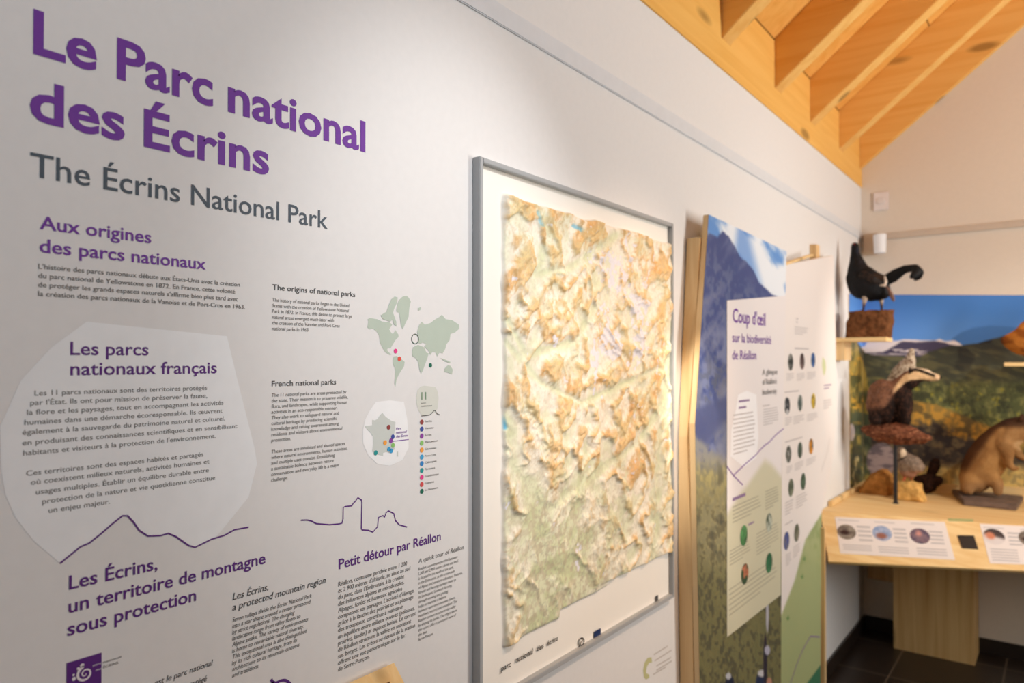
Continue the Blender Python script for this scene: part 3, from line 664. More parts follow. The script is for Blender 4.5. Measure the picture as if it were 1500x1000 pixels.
def zfloor(px, plane): return 0.012
lA = wallpts([(1038, 314), (1027, 480), (1018, 620), (1021, 800), (1025, 1000)], XA); lA.append((lA[-1][0] + 0.02, 0.01))
rA = wallpts([(1152, 368), (1149, 500), (1145, 690), (1144, 1000)], XA); rA.append((rA[-1][0], 0.01))
PANA = thing('mountain_photo_panel', 'tall wooden panel with a blue mountain photograph and white text sheet, right of the map', 'display panel', (0, 2.5, 0))
prismo('board', [(XA - 0.017, y, z) for y, z in lA] + [(XA - 0.017, y, z) for y, z in rA[::-1]], (0.0165, 0, 0), M_BIRCH, PANA)
def paint_A(x, y):
    n = fbm(x * 0.05, y * 0.03, 3, 5); n2 = fbm(x * 0.25, y * 0.12, 9, 4); n3 = fbm(x * 0.09, y * 0.05, 14, 4)
    ridge = np.interp(x, [1000, 1038, 1051, 1058, 1066, 1076, 1084, 1092, 1104, 1112, 1130, 1152], [336, 342, 347, 338, 344, 360, 376, 382, 396, 414, 430, 440]) + 3 * (n2 - 0.5)
    c = mix((96, 148, 214), (232, 238, 246), sm(0.36, 0.56, fbm(x * 0.035 - y * 0.02, y * 0.015 + x * 0.01, 31, 4) + 0.16 * sm(1085, 1112, x)))
    c = mix(c, (60, 120, 206), sm(1072, 1085, x + 0.1 * (y - 350)) * sm(1106, 1090, x - 0.25 * (y - 350)) * 0.6)
    mt = mix((62, 76, 130), (96, 106, 148), sm(0.45, 0.7, fbm((x + 0.6 * y) * 0.06, (x - y) * 0.012, 7, 4)))
    mt = mix(mt, (112, 122, 152), sm(380, 430, y + 0.9 * (1090 - x)) * 0.55 * sm(0.45, 0.62, n2))
    mt = mix(mt, (120, 130, 164), sm(470, 500, y) * 0.85 * sm(0.36, 0.6, n3))
    mt = mix(mt, (88, 96, 120), sm(500, 560, y) * 0.8 * sm(0.5, 0.62, n2))
    mt = mix(mt, (118, 124, 146), sm(520, 560, y) * sm(0.35, 0.65, n) * 0.8)
    mt = mix(mt, (74, 84, 128), sm(592, 604, y + 0.4 * (x - 1020)) * sm(665, 645, y + 1.2 * (x - 1030)) * 0.85)
    mt = mix(mt, (134, 136, 138), sm(632, 645, y - 0.8 * (x - 1018)) * sm(0.3, 0.5, n2 + 0.1))
    c = mix(c, mt, sm(-1.5, 1.5, y - ridge))
    gr = mix((132, 128, 98), (166, 156, 106), sm(0.4, 0.65, n2)); gr = mix(gr, (104, 102, 80), sm(0.5, 0.7, n3))
    gr = mix(gr, (150, 140, 124), sm(0.5, 0.7, n) * sm(740, 700, y))
    gr = mix(gr, mix((106, 106, 74), (138, 132, 90), n2), sm(800, 860, y))
    gr = mix(gr, (66, 66, 58), sm(0.52, 0.62, n2) * sm(690, 760, y) * 0.6)
    c = mix(c, gr, sm(655, 700, y + 12 * (n - 0.5)))
    # walkers at the lower edge
    for cx, cy_, rx, ry, cc in ((1069, 1004, 7, 16, (40, 46, 66)), (1067, 990, 4, 5, (190, 192, 200)), (1114, 1002, 7, 18, (46, 56, 84)), (1116, 986, 6, 5, (200, 200, 206)), (1121, 968, 3.0, 40, (52, 48, 60)), (1124, 900, 2.0, 26, (180, 180, 190)), (1124, 952, 4, 7, (176, 176, 196)), (1127, 1000, 4, 8, (190, 140, 120))):
        c = mix(c, cc, sm(1.15, 0.85, np.hypot((x - cx) / rx, (y - cy_) / ry)))
    c = mix(c, (206, 212, 226), sm(1.4, 0.7, np.hypot(x - 1018, y - 460)))
    return c
M_PHOTO = printed('satin_photo_print', 0.5, 0.25)
print_sheet('mountain_photograph', PANA, lA, rA, XA + 0.0004, 130, 330, paint_A, M_PHOTO)
# text sheet on the photograph
XS_ = XA + 0.0018
lS = wallpts([(1065, 440), (1065, 933)], XS_); rS = wallpts([(1151.5, 433), (1149, 520), (1145, 690), (1143.5, 871)], XS_)
def paint_S(x, y):
    g = sm(-8, 8, (y - 700) - np.interp(x, [1060, 1085, 1095, 1120, 1130, 1150], [60, 22, 10, -26, -20, 5]))
    return mix(np.broadcast_to(np.array((232., 226, 226)), x.shape + (3,)), (206, 202, 176), g)
print_sheet('text_sheet', PANA, lS, rS, XS_, 44, 160, paint_S)
XT = XS_ + 0.0003
def greek(name, parent, x0, y0, x1, y1, n, plane, m, th=0.35, ragged=0.15, seed=0):
    """soft rows of unreadably small print inside the block x0..x1 (left end y0..y1)"""
    rnd = random.Random(seed); A_ = hx(x0, y0, plane); B_ = hx(x0, y1, plane); wid = hx(x1, y0, plane).y - A_.y
    V, F = [], []; st = (A_.z - B_.z) / n
    for i in range(n):
        z = A_.z - st * (i + 0.5); e = wid * (1 - ragged * rnd.random()) if i < n - 1 else wid * 0.6
        k = len(V); V += [(plane + 0.0003, A_.y, z - st * th / 2), (plane + 0.0003, A_.y + e, z - st * th / 2), (plane + 0.0003, A_.y + e, z + st * th / 2), (plane + 0.0003, A_.y, z + st * th / 2)]
        F.append((k, k + 1, k + 2, k + 3))
    return mesh_obj(name, V, F, m, parent)
M_LILAC = ink('lilac_grey_ink', (142, 118, 156)); M_TXT = ink('pale_text_ink', (194, 188, 188)); M_TXT2 = ink('olive_text_ink', (172, 168, 148))
text('heading_text', PANA, [("Coup d'œil", 1073.4, 471.5, 1121, 20)], M_PURPLE, 0.012, plane=XT)
text('heading_text', PANA, [('sur la biodiversité', 1072.6, 500.5, 1129.5, 13.5), ('de Réallon', 1072.6, 526.0, 1107.8, 13.5)], M_PURPLE, 0.006, plane=XT)
text('heading_text', PANA, [('A glimpse', 1116.6, 549, 1138.5, 8.5), ("of Réallon's", 1116.6, 563.5, 1137.5, 8.5), ('biodiversity', 1116.6, 578.5, 1137.5, 8.5)], M_GREY, 0.0, plane=XT)
poly('pale_patch', PANA, [(1078, 600), (1081, 578), (1094, 572), (1108, 578), (1111, 640), (1108, 670), (1090, 684), (1070, 668), (1071, 630)], ink('near_white_ink', (244, 243, 246)), plane=XT, lift=0)
greek('caption_heading', PANA, 1082, 583, 1100, 602, 2, XT, M_LILAC, 0.32)
greek('caption_rows', PANA, 1074, 605, 1107, 668, 10, XT, M_TXT, 0.3)
greek('caption_heading', PANA, 1117, 592, 1134, 597, 1, XT, M_TXT, 0.4)
greek('caption_rows', PANA, 1118, 598, 1141, 624, 7, XT, M_TXT, 0.4)
ribbon('mountain_line', PANA, [(1065, 683), (1074, 696), (1088, 710)], 0.004, M_PURPLE, plane=XT, curve=False)
ribbon('mountain_line', PANA, [(1074, 696), (1092, 679), (1106, 667), (1114, 658), (1120, 652), (1126, 648), (1136, 637), (1148, 627)], 0.004, M_PURPLE, plane=XT, curve=False)
greek('caption_heading', PANA, 1073, 728, 1104, 735, 1, XT, M_LILAC, 0.7)
greek('caption_rows', PANA, 1073, 740, 1116, 768, 5, XT, M_TXT2, 0.3)
greek('caption_rows', PANA, 1121, 718, 1141, 748, 7, XT, M_TXT2, 0.4)
greek('caption_heading', PANA, 1096, 766, 1110, 771, 1, XT, M_LILAC, 0.5)
greek('caption_rows', PANA, 1108, 780, 1142, 815, 7, XT, M_TXT2, 0.28)
greek('caption_rows', PANA, 1069, 805, 1100, 830, 5, XT, M_TXT2, 0.28)
greek('caption_rows', PANA, 1068, 860, 1140, 905, 6, XT, M_TXT2, 0.22)
def picture(parent, px, py, h, plane, ca, cb, seed):
    r = h / 2 * depth_scale(px, py, plane)
    f = lambda u, v: mix(mix(np.broadcast_to(np.array(ca, float), u.shape + (3,)), cb, sm(0.35, 0.65, fbm(u * 1.6 + seed * 7, v * 1.6, seed, 3))), (40, 44, 40), 0.5 * sm(0.55, 0.75, fbm(u * 2.5, v * 2.5 + seed * 3, seed + 50, 3)))
    return disc('species_picture', parent, px, py, r, M_PRINT, plane=plane, lift=0.0006, n=24, colf=f)
for i, (x, y, h, ca, cb) in enumerate(((1089.5, 784, 30, (70, 130, 78), (96, 160, 100)), (1126.5, 765, 27, (40, 60, 44), (190, 196, 180)), (1091, 840, 30, (60, 84, 60), (196, 120, 90)), (1126.5, 824, 29, (40, 96, 66), (70, 128, 88)))):
    picture(PANA, x, y, h, XT, ca, cb, 60 + i)
# spruce post behind its left edge, fixing it to the wall
lP = wallpts([(1025, 347), (1019, 500), (1013.5, 640), (1013, 800), (1015.5, 1000)], 0.046); lP.append((lP[-1][0] + 0.02, 0.01))
prismo('rear_board', [(0.004, y, z) for y, z in lP] + [(0.004, lP[-1][0] + 0.07, 0.01), (0.004, lP[2][0] + 0.10, lP[2][1]), (0.004, lP[0][0] + 0.06, lP[0][1])], (0.042, 0, 0), M_BIRCH_P, PANA, bevel=0.001)
for zz in (0.5, 1.7): boxo('wall_spacer', (0.0, 2.22, zz), (0.046, 2.26, zz + 0.08), M_BIRCH_P, PANA)

# second leaf with the species chart
lB = wallpts([(1149, 387.5), (1149, 500), (1144, 690), (1143, 1000)], XB_); lB.append((lB[-1][0], 0.01))
rB = wallpts([(1221, 374), (1224, 490), (1224.5, 570), (1225, 610), (1217.5, 690), (1203.5, 750), (1202.5, 800), (1202, 1000)], XB_); rB.append((rB[-1][0], 0.01))
lB[0] = (hx(1149, 387.5, XB_).y, hx(1149, 387.5, XB_).z)
PANB = thing('species_chart_panel', 'white and sage-green panel of small animal pictures, between mountain photograph and console', 'display panel', (0, 3.2, 0))
# the upper edge rises to the right, then runs level
kn = hx(1197, 372.5, XB_)
prismo('board', [(XB_ - 0.016, y, z) for y, z in lB] + [(XB_ - 0.016, y, z) for y, z in rB[::-1]] , (0.0155, 0, 0), M_BIRCH, PANB)
def paint_B(x, y):
    edge = np.interp(y, [740, 752, 790, 850, 905, 960, 1000, 1100], [1230, 1203, 1180, 1164, 1143, 1120, 1100, 1000])
    n = fbm(x * 0.12, y * 0.06, 77, 4)
    c = np.broadcast_to(np.array((234., 227, 224)), x.shape + (3,))
    g = mix((166, 176, 128), (142, 158, 106), sm(0.4, 0.7, n) * sm(860, 780, y))
    c = mix(c, g, sm(-1.5, 1.5, x - edge))
    c = mix(c, (60, 116, 88), sm(-1, 1, (y - 972) - (1203 - x) * 1.4))
    return c
print_sheet('chart_print', PANB, lB, rB, XB_ + 0.0004, 60, 200, paint_B)
A_ = hx(1151, 387, XB_ + 0.001); B_ = hx(1191, 373.5, XB_ + 0.001)
prismo('top_edge', [(XB_ - 0.014, A_.y, A_.z - 0.004), (XB_ - 0.014, B_.y, B_.z - 0.004), (XB_ - 0.014, B_.y, B_.z + 0.006), (XB_ - 0.014, A_.y, A_.z + 0.006)], (0.018, 0, 0), M_BIRCH_Y, PANB)
for i, (x, y, h, ca, cb) in enumerate(((1158, 530, 25, (60, 62, 60), (150, 150, 146)), (1175, 529, 24, (56, 46, 46), (130, 110, 108)), (1191, 527, 22, (58, 92, 150), (90, 120, 170)),
        (1153, 594, 26, (40, 44, 54), (230, 228, 228)), (1172, 590, 24, (76, 90, 88), (150, 156, 150)), (1191.5, 587, 23, (190, 160, 60), (210, 184, 92)),
        (1155, 665, 26, (70, 74, 70), (170, 170, 166)), (1172, 659, 24, (66, 82, 74), (104, 116, 104)), (1188, 653.5, 23, (60, 60, 56), (226, 150, 60)),
        (1158.5, 714, 26, (70, 86, 72), (120, 128, 110)), (1176.5, 705, 25, (58, 88, 70), (84, 110, 92)), (1152, 792, 27, (70, 84, 150), (110, 110, 130)), (1167, 780, 26, (70, 84, 66), (130, 126, 110)))):
    picture(PANB, x, y, h, XB_ + 0.0005, ca, cb, 80 + i)
XTB = XB_ + 0.0006
for j, (x0, y0, x1, y1, n) in enumerate(((1166, 464, 1170, 474, 2), (1164, 477, 1184, 490, 4), (1164, 507, 1197, 513, 1), (1152, 546, 1163, 558, 4), (1167, 546, 1179, 558, 4), (1182, 544, 1196, 556, 4),
        (1149, 572, 1183, 577, 1), (1150, 611, 1160, 624, 4), (1162, 609, 1178, 622, 4), (1182, 606, 1198, 618, 4), (1150, 645, 1191, 650, 1), (1152, 683, 1161, 694, 4), (1164, 678, 1178, 690, 4), (1181, 672, 1196, 683, 4),
        (1150, 735, 1162, 756, 5), (1166, 726, 1182, 746, 5), (1150, 766, 1168, 771, 1), (1151, 812, 1159, 830, 5), (1162, 800, 1172, 818, 5), (1206, 585, 1219, 600, 4))):
    greek('caption_rows', PANB, x0, y0, x1, y1, n, XTB, M_TXT, 0.4, seed=j)
greek('caption_heading', PANB, 1207, 562, 1219.5, 571, 2, XTB, M_LILAC, 0.35)
poly('plant_drawing', PANB, [(1206, 548), (1204, 535), (1205, 522), (1209, 528), (1210, 540), (1208, 550)], ink('pale_lime_ink', (206, 212, 168)), plane=XTB, lift=0)
ribbon('mountain_line', PANB, [(1158, 1000), (1166, 975), (1175, 953), (1187, 931.5), (1201, 932.5)], 0.006, M_LILAC, plane=XTB, curve=False)
ribbon('mountain_line', PANB, [(1203, 690), (1208, 675), (1212, 662), (1216, 640)], 0.003, M_TXT, plane=XTB, curve=False)
for x, y in ((1178, 822), (1175, 848), (1154, 909)):
    poly('plant_drawing', PANB, [(x, y), (x - 3, y - 5), (x - 1, y - 4), (x + 1, y - 9), (x + 2, y - 3), (x + 4, y - 5)], ink('leaf_ink', (112, 146, 92)), plane=XTB, lift=0)
# wooden end board and fixing posts
eb = hx(1202.5, 900, XB_)
boxo('end_board', (0.0, eb.y + 0.002, 0.0), (0.068, eb.y + 0.022, 0.79), M_BIRCH_P, PANB)
for px0, px1, pt, pb in ((1191, 1200.5, 355, 420),):
    q0 = hx(px0, pt, 0.03); q1 = hx(px1, pt, 0.03)
    boxo('post', (0.0, q0.y + 0.055, 0.0), (0.03, q1.y, q0.z), M_BIRCH_P, PANB, bevel=0.001)

# ------------------------------------------------------------------ landscape mural round the corner
def paint_M(x, y):
    u = (x - 1240) * 3.335; v = (y - 420) * 3.335
    n = fbm(u * 0.012, v * 0.012, 5, 5); n2 = fbm(u * 0.05, v * 0.04, 15, 5); n3 = fbm(u * 0.02, v * 0.03, 25, 4); nh = fbm(u * 0.008 + v * 0.01, v * 0.04 - u * 0.012, 35, 4)
    c = mix((80, 136, 212), (108, 164, 240), sm(40, 260, v + 0.15 * (300 - u)))
    ar = np.interp(u, [480, 520, 560, 620, 700, 800, 900], [300, 250, 222, 200, 189, 194, 205])
    c = mix(c, (72, 120, 186), sm(-6, 6, v - ar) * 0.75)
    sn = np.interp(u, [60, 88, 100, 240, 270, 300, 370, 430, 455, 480, 500, 525, 555, 580], [300, 290, 268, 264, 258, 256, 261, 262, 254, 266, 264, 260, 276, 300]) + 5 * (n2 - 0.5)
    c = mix(c, (252, 240, 240), sm(-3, 3, v - sn))
    dm = np.interp(u, [60, 90, 130, 180, 215, 265, 300, 340, 430, 480, 520, 560], [330, 322, 322, 318, 300, 268, 266, 270, 264, 272, 285, 290]) + 6 * (n2 - 0.5)
    c = mix(c, (84, 78, 104), sm(-3, 3, v - dm))
    c = mix(c, (246, 232, 232), sm(0.46, 0.58, fbm(u * 0.02 + v * 0.02, v * 0.09, 91, 3)) * sm(300, 308, v) * sm(336, 326, v) * sm(420, 360, u))
    hl = np.interp(u, [0, 40, 90, 130, 200, 300, 360, 400, 500, 560, 640, 700, 750, 800, 867, 1000, 1500], [230, 250, 322, 334, 336, 338, 340, 318, 288, 286, 275, 258, 246, 228, 208, 190, 200]) + 5 * (n2 - 0.5)
    hill = mix((78, 80, 68), (110, 108, 80), sm(0.40, 0.64, nh)); hill = mix(hill, (130, 124, 78), sm(0.5, 0.7, nh) * sm(400, 450, v) * 0.8)
    hill = mix(hill, (44, 44, 46), sm(330, 240, v - 0.1 * u + 30) * 0.5 + 0.5 * sm(0.55, 0.65, n) * sm(450, 380, v))
    n5 = fbm(u * 0.11, v * 0.08, 75, 3)
    tr = mix((98, 104, 68), (150, 150, 92), sm(0.40, 0.66, 0.6 * n2 + 0.4 * n5)); tr = mix(tr, (62, 66, 52), sm(0.5, 0.64, 0.6 * n3 + 0.4 * n5) * 0.75)
    tr = mix(tr, (180, 170, 60), sm(0.68, 0.78, n2) * 0.7)
    hill = mix(hill, tr, sm(430, 500, v + 30 * (n - 0.5)))
    gb = np.interp(u, [0, 120, 330, 440, 560, 720, 1000], [430, 500, 556, 575, 625, 690, 760])
    grass = mix((212, 162, 74), (168, 138, 76), sm(0.45, 0.62, n2)); grass = mix(grass, (106, 92, 62), sm(0.52, 0.66, n3) * 0.8)
    hill = mix(hill, grass, sm(-8, 10, v - gb + 16 * (n2 - 0.5)))
    scr = mix((76, 68, 62), (120, 104, 78), sm(0.45, 0.7, n2)); scr = mix(scr, (52, 46, 48), sm(0.5, 0.62, n3) * 0.8)
    hill = mix(hill, scr, sm(0, 40, v - gb - 78 + 90 * (n2 - 0.5)))
    hill = mix(hill, mix((222, 190, 116), (172, 150, 100), sm(0.4, 0.6, n2)), sm(850, 900, v + 40 * (n3 - 0.5)))
    c = mix(c, hill, sm(-3, 3, v - hl))
    # bank and grasses at the left
    bk = np.interp(v, [200, 250, 330, 470, 1000], [0, 42, 70, 108, 130])
    bank = mix((168, 146, 76), (94, 92, 56), sm(0.42, 0.62, fbm(u * 0.06, v * 0.02, 45, 4))); bank = mix(bank, (206, 164, 70), sm(0.6, 0.72, n2))
    bank = mix(bank, (84, 92, 70), sm(460, 560, v) * sm(0.42, 0.6, n3)); bank = mix(bank, (60, 66, 56), sm(640, 700, v) * sm(0.45, 0.6, n2) * 0.8)
    bank = mix(bank, (214, 196, 140), sm(0.55, 0.7, fbm(u * 0.09, v * 0.025, 55, 3)) * sm(760, 860, v))
    c = mix(c, bank, sm(4, -4, u - bk) * sm(225, 250, v))
    rk = mix((176, 156, 156), (116, 104, 112), sm(0.4, 0.62, fbm(u * 0.02, v * 0.07, 65, 4)))
    c = mix(c, rk, sm(1.08, 0.92, np.hypot((u - 170) / 72, (v - 850) / 88)))
    c = mix(c, (196, 180, 184), sm(1.1, 0.9, np.hypot((u - 25) / 16, (v - 710) / 42)) * 0.8)
    return c
MUR = thing('landscape_mural', 'wide printed mural of blue sky, snowy peaks and autumn hillside behind the console', 'mural', (0.4, YB, 1.3))
def zt(x): return 1.934 - 0.0605 * x
x1m = 1.7
prismo('board', [(0.004, YB - 0.001, 0.7), (x1m, YB - 0.001, 0.7), (x1m, YB - 0.001, zt(x1m)), (0.004, YB - 0.001, zt(0))], (0, -0.005, 0), M_BIRCH, MUR)
nu, nv = 260, 240
uu = np.linspace(0, 1, nu)[None, :]; vv = np.linspace(0, 1, nv)[:, None]
Xg = 0.006 + (x1m - 0.006) * uu + 0 * vv; Zg = zt(Xg) * (1 - vv) + 0.7 * vv
V = np.stack([Xg, np.full(Xg.shape, YB - 0.0066), Zg], -1).reshape(-1, 3); qx, qy = proj(V)
i = np.arange(nu * nv).reshape(nv, nu); F = np.stack([i[:-1, :-1], i[1:, :-1], i[1:, 1:], i[:-1, 1:]], -1).reshape(-1, 4)
mesh_obj('landscape_print', V.tolist(), F.tolist(), M_PHOTO, MUR, cols=lin(paint_M(qx, qy)))
yw0 = hx(1243.5, 430, 0.004).y
prismo('board', [(0.0005, yw0, 0.7), (0.0005, YB - 0.006, 0.7), (0.0005, YB - 0.006, 1.934), (0.0005, yw0, 1.914)], (0.003, 0, 0), M_BIRCH, MUR)
nu = 60
uu = np.linspace(0, 1, nu)[None, :]
Yg = yw0 + (YB - 0.0068 - yw0) * uu + 0 * vv; Zg = (1.914 + 0.02 * uu) * (1 - vv) + 0.7 * vv
V = np.stack([np.full(Yg.shape, 0.0045), Yg, Zg], -1).reshape(-1, 3); qx, qy = proj(V)
i = np.arange(nu * nv).reshape(nv, nu); F = np.stack([i[:-1, :-1], i[1:, :-1], i[1:, 1:], i[:-1, 1:]], -1).reshape(-1, 4)
mesh_obj('landscape_print', V.tolist(), F.tolist(), M_PHOTO, MUR, cols=lin(paint_M(qx, qy)))

# ------------------------------------------------------------------ console shelf with sloping label board
ZT = 0.83
eX, eY = 0.9634, 0.2683
def edge(t, s=0.0, k=1.0, up=0.0): return Vector((0.003 + eX * t + 0.2683 * k * s, 3.656 + eY * t - 0.9634 * k * s, ZT - s + up))
CON = thing('display_console', 'light wooden console shelf with sloping label board, in the corner under the mural', 'display console', (0.4, 4.2, 0))
LT_ = 1.75
E0 = edge(0); E1 = edge(LT_)
prismo('shelf_top', [(E0.x, E0.y, ZT - 0.03), (E1.x, E1.y, ZT - 0.03), (E1.x, YB - 0.008, ZT - 0.03), (0.006, YB - 0.008, ZT - 0.03)], (0, 0, 0.03), M_BIRCH_Y, CON)
nf = Vector((0.2683 * 0.7071, -0.9634 * 0.7071, 0.7071))
b0 = edge(0.03, 0.19); b1 = edge(LT_, 0.12); t0 = edge(0.0, 0.0); t1 = edge(LT_, 0.0)
prismo('label_board', [t0, t1, b1, b0], tuple(-0.02 * nf), M_BIRCH_Y, CON, bevel=0.0015)
boxo('side_lip', (0.005, 3.80, ZT), (0.024, YB - 0.03, ZT + 0.024), M_BIRCH_Y, CON, bevel=0.001)
prismo('back_lip', [(0.006, YB - 0.03, ZT), (1.7, YB - 0.03, ZT), (1.7, YB - 0.03, ZT + 0.10), (0.77, YB - 0.03, ZT + 0.066), (0.006, YB - 0.03, ZT + 0.02)], (0, 0.022, 0), M_BIRCH_Y, CON)
boxo('wide_leg', (0.1946, 4.362, 0.0), (0.565, YB - 0.0125, ZT - 0.03), M_COLUMN, CON, bevel=0.001)
boxo('rear_rail', (0.03, YB - 0.035, 0.30), (0.1946, YB - 0.013, ZT - 0.03), M_COLUMN, CON)
# labels on the sloping board
def fpt(px, py, lift=0.0006):
    """point of the sloping board's front face shown at a pixel"""
    a = (px - 750) / FPX; b_ = -(py - CY) / FPX
    r = Vector([FW[i] + a * RT[i] + b_ * UP[i] for i in range(3)]); P0 = Vector(CAM)
    # board face: through t0,t1,b0
    nn = (t1 - t0).cross(b0 - t0).normalized()
    if nn.z < 0: nn = -nn
    s = (t0 - P0).dot(nn) / r.dot(nn); return P0 + r * s + nn * lift
def label_sheet(name, quad, label, pics, rows, group=None):
    P = [fpt(*q, 0.0003) for q in quad]; nn = (P[1] - P[0]).cross(P[3] - P[0]).normalized()
    if nn.z < 0: nn = -nn
    T = thing(name, label, 'label', P[0], group)
    prismo('sheet', P, tuple(nn * 0.0008), M_SHEET, T)
    for i, (x, y, r, fn) in enumerate(pics):
        C_ = fpt(x, y, 0.0016); ex = (P[1] - P[0]).normalized(); ey = nn.cross(ex); V = [C_]; F = []; R = 5; n = 24
        for q in range(1, R + 1): V += [C_ + (ex * math.cos(6.2832 * k / n) + ey * math.sin(6.2832 * k / n)) * r * q / R for k in range(n)]
        F += [(0, 1 + k, 1 + (k + 1) % n) for k in range(n)]
        for q in range(R - 1): F += [(1 + q * n + k, 1 + (q + 1) * n + k, 1 + (q + 1) * n + (k + 1) % n, 1 + q * n + (k + 1) % n) for k in range(n)]
        u = np.array([(v - C_).dot(ex) / r for v in V]); v_ = np.array([(v - C_).dot(ey) / r for v in V])
        mesh_obj('round_picture', V, F, M_PRINT, T, cols=lin(fn(u, v_)))
    V, F = [], []
    for (x0, y0, x1, y1, n) in rows:
        for k in range(n):
            t_ = (k + 0.25) / n; t2 = (k + 0.7) / n; y_a = y0 + (y1 - y0) * t_; y_b = y0 + (y1 - y0) * t2
            sh = 0.2 * (y_a - y0); sl_ = 0.058 * (x1 - x0)
            m_ = len(V); V += [fpt(x0 + sh, y_a, 0.0016), fpt(x1 + sh, y_a + sl_, 0.0016), fpt(x1 + sh + 0.2 * (y_b - y_a), y_b + sl_, 0.0016), fpt(x0 + sh + 0.2 * (y_b - y_a), y_b, 0.0016)]; F.append((m_, m_ + 1, m_ + 2, m_ + 3))
    mesh_obj('caption_rows', V, F, M_TXT, T)
    return T
M_SHEET = flat('white_label_sheet', (232, 222, 218), 0.5, 0.25, 0.01)
fA = lambda u, v: mix(mix(np.broadcast_to(np.array((150., 140, 128)), u.shape + (3,)), (112, 100, 92), sm(0.4, 0.6, fbm(u * 2, v * 2, 3, 3))), (56, 34, 32), sm(0.75, 0.3, np.hypot((u + 0.2), (v + 0.1) * 1.6)))
fB = lambda u, v: mix(mix(np.broadcast_to(np.array((136., 156, 192)), u.shape + (3,)), (170, 180, 206), sm(0.4, 0.6, fbm(u * 2, v * 2, 5, 3))), (150, 98, 84), sm(0.75, 0.35, np.hypot((u + 0.1), (v + 0.35) * 1.4)))
fC = lambda u, v: mix(mix(np.broadcast_to(np.array((130., 106, 116)), u.shape + (3,)), (90, 80, 100), sm(0.4, 0.6, fbm(u * 2, v * 2, 7, 3))), (206, 146, 136), sm(0.5, 0.1, np.hypot(u + 0.1, v - 0.3)))
fD = lambda u, v: mix(mix(np.broadcast_to(np.array((220., 210, 208)), u.shape + (3,)), (70, 60, 60), sm(-0.2, 0.3, v + 0.3 * u)), (206, 130, 100), sm(0.6, 0.3, np.hypot(u + 0.35, v - 0.1)))
label_sheet('picture_label', [(1223, 757), (1384, 764.5), (1399, 820), (1231, 810.5)], 'long white label with three round pictures, left of the black tablet on the console', [(1240, 779, 0.040, fA), (1292, 781, 0.040, fB), (1347.5, 785, 0.040, fC)],
            [(1227, 760, 1258, 763, 1), (1280, 763, 1310, 766, 1), (1334, 765, 1368, 768, 1), (1254, 768, 1274, 794, 4), (1307, 772, 1326, 796, 4), (1360, 776, 1380, 798, 4), (1234, 796, 1276, 806, 3), (1286, 799, 1330, 810, 3), (1342, 801, 1386, 813, 3)], 'labels on the console')
label_sheet('picture_label', [(1435, 767), (1530, 772), (1546, 828), (1450, 825)], 'white label with round pictures, right of the black tablet, cut by the photo edge', [(1456, 786, 0.040, fD), (1508, 789, 0.040, fA)],
            [(1440, 771, 1470, 774, 1), (1494, 774, 1520, 777, 1), (1475, 778, 1494, 800, 4), (1450, 802, 1490, 822, 5), (1502, 806, 1526, 822, 4)], 'labels on the console')
P = [fpt(*q, 0.0) for q in ((1402.3, 784), (1426.5, 784.5), (1433, 804.5), (1409, 803))]
nn = (P[1] - P[0]).cross(P[3] - P[0]).normalized(); nn = nn if nn.z > 0 else -nn
tb = thing('black_tablet', 'small black square plate set into the console front between the two white labels', 'plate', P[0])
prismo('plate', P, tuple(nn * 0.004), flat('black_plate', (26, 26, 28), 0.35, 0.4, 0.1), tb, bevel=0.0008)
tag(prismo('green_strip', [fpt(*q, 0.0) for q in ((1388.5, 759.5), (1425.5, 760.5), (1426, 763.5), (1389, 762.8))], tuple(nn * 0.001), ink('sage_green_label', (156, 166, 112))), 'narrow green strip above the black plate on the console front', 'label')

# ------------------------------------------------------------------ small fittings on the back wall
P0 = hy(1280, 283, YB); P1 = hy(1302, 307, YB)
SWT = thing('wall_plate', 'small white square wall plate high on the back wall above the trunking', 'wall plate', (P0.x, YB, P1.z))
boxo('plate', (P0.x, YB - 0.012, P1.z), (P1.x, YB, P0.z), flat('white_plastic', (236, 226, 224), 0.4, 0.4, 0.01), SWT, bevel=0.003)
bm = bmesh.new(); bmesh.ops.create_cone(bm, cap_ends=True, segments=24, radius1=0.022, radius2=0.020, depth=0.006, matrix=Matrix.Translation(((P0.x + P1.x) / 2, YB - 0.014, (P0.z + P1.z) / 2)) @ Matrix.Rotation(math.pi / 2, 4, 'X'))
bm_obj('button', bm, flat('white_plastic_button', (228, 220, 218), 0.4, 0.4, 0.01), SWT, smooth=False)
LMP = thing('wall_spotlight', 'small white cylinder lamp on a beige wall box in the corner, above the black bird', 'lamp', (0.07, YB, 2.2))
q0 = hy(1263.5, 344, YB - 0.03); q1 = hy(1283, 373, YB - 0.03)
boxo('wall_box', (max(0.023, q0.x), YB - 0.055, q1.z), (q1.x + 0.012, YB - 0.0225, q0.z), flat('beige_box', (196, 168, 140), 0.5, 0.3, 0.02), LMP, bevel=0.003)
qc = hy(1289, 357, YB - 0.10)
bm = bmesh.new(); bmesh.ops.create_cone(bm, cap_ends=True, segments=28, radius1=0.030, radius2=0.034, depth=0.105, matrix=Matrix.Translation((qc.x, YB - 0.10, qc.z)))
bm_obj('lamp_body', bm, flat('white_enamel', (244, 246, 250), 0.3, 0.5, 0.01), LMP, smooth=False, bevel=0.002)
bm = bmesh.new(); tube(bm, [(q1.x, YB - 0.05, qc.z), (qc.x, YB - 0.07, qc.z)], 0.01); bm_obj('arm', bm, M_STRIP, LMP)

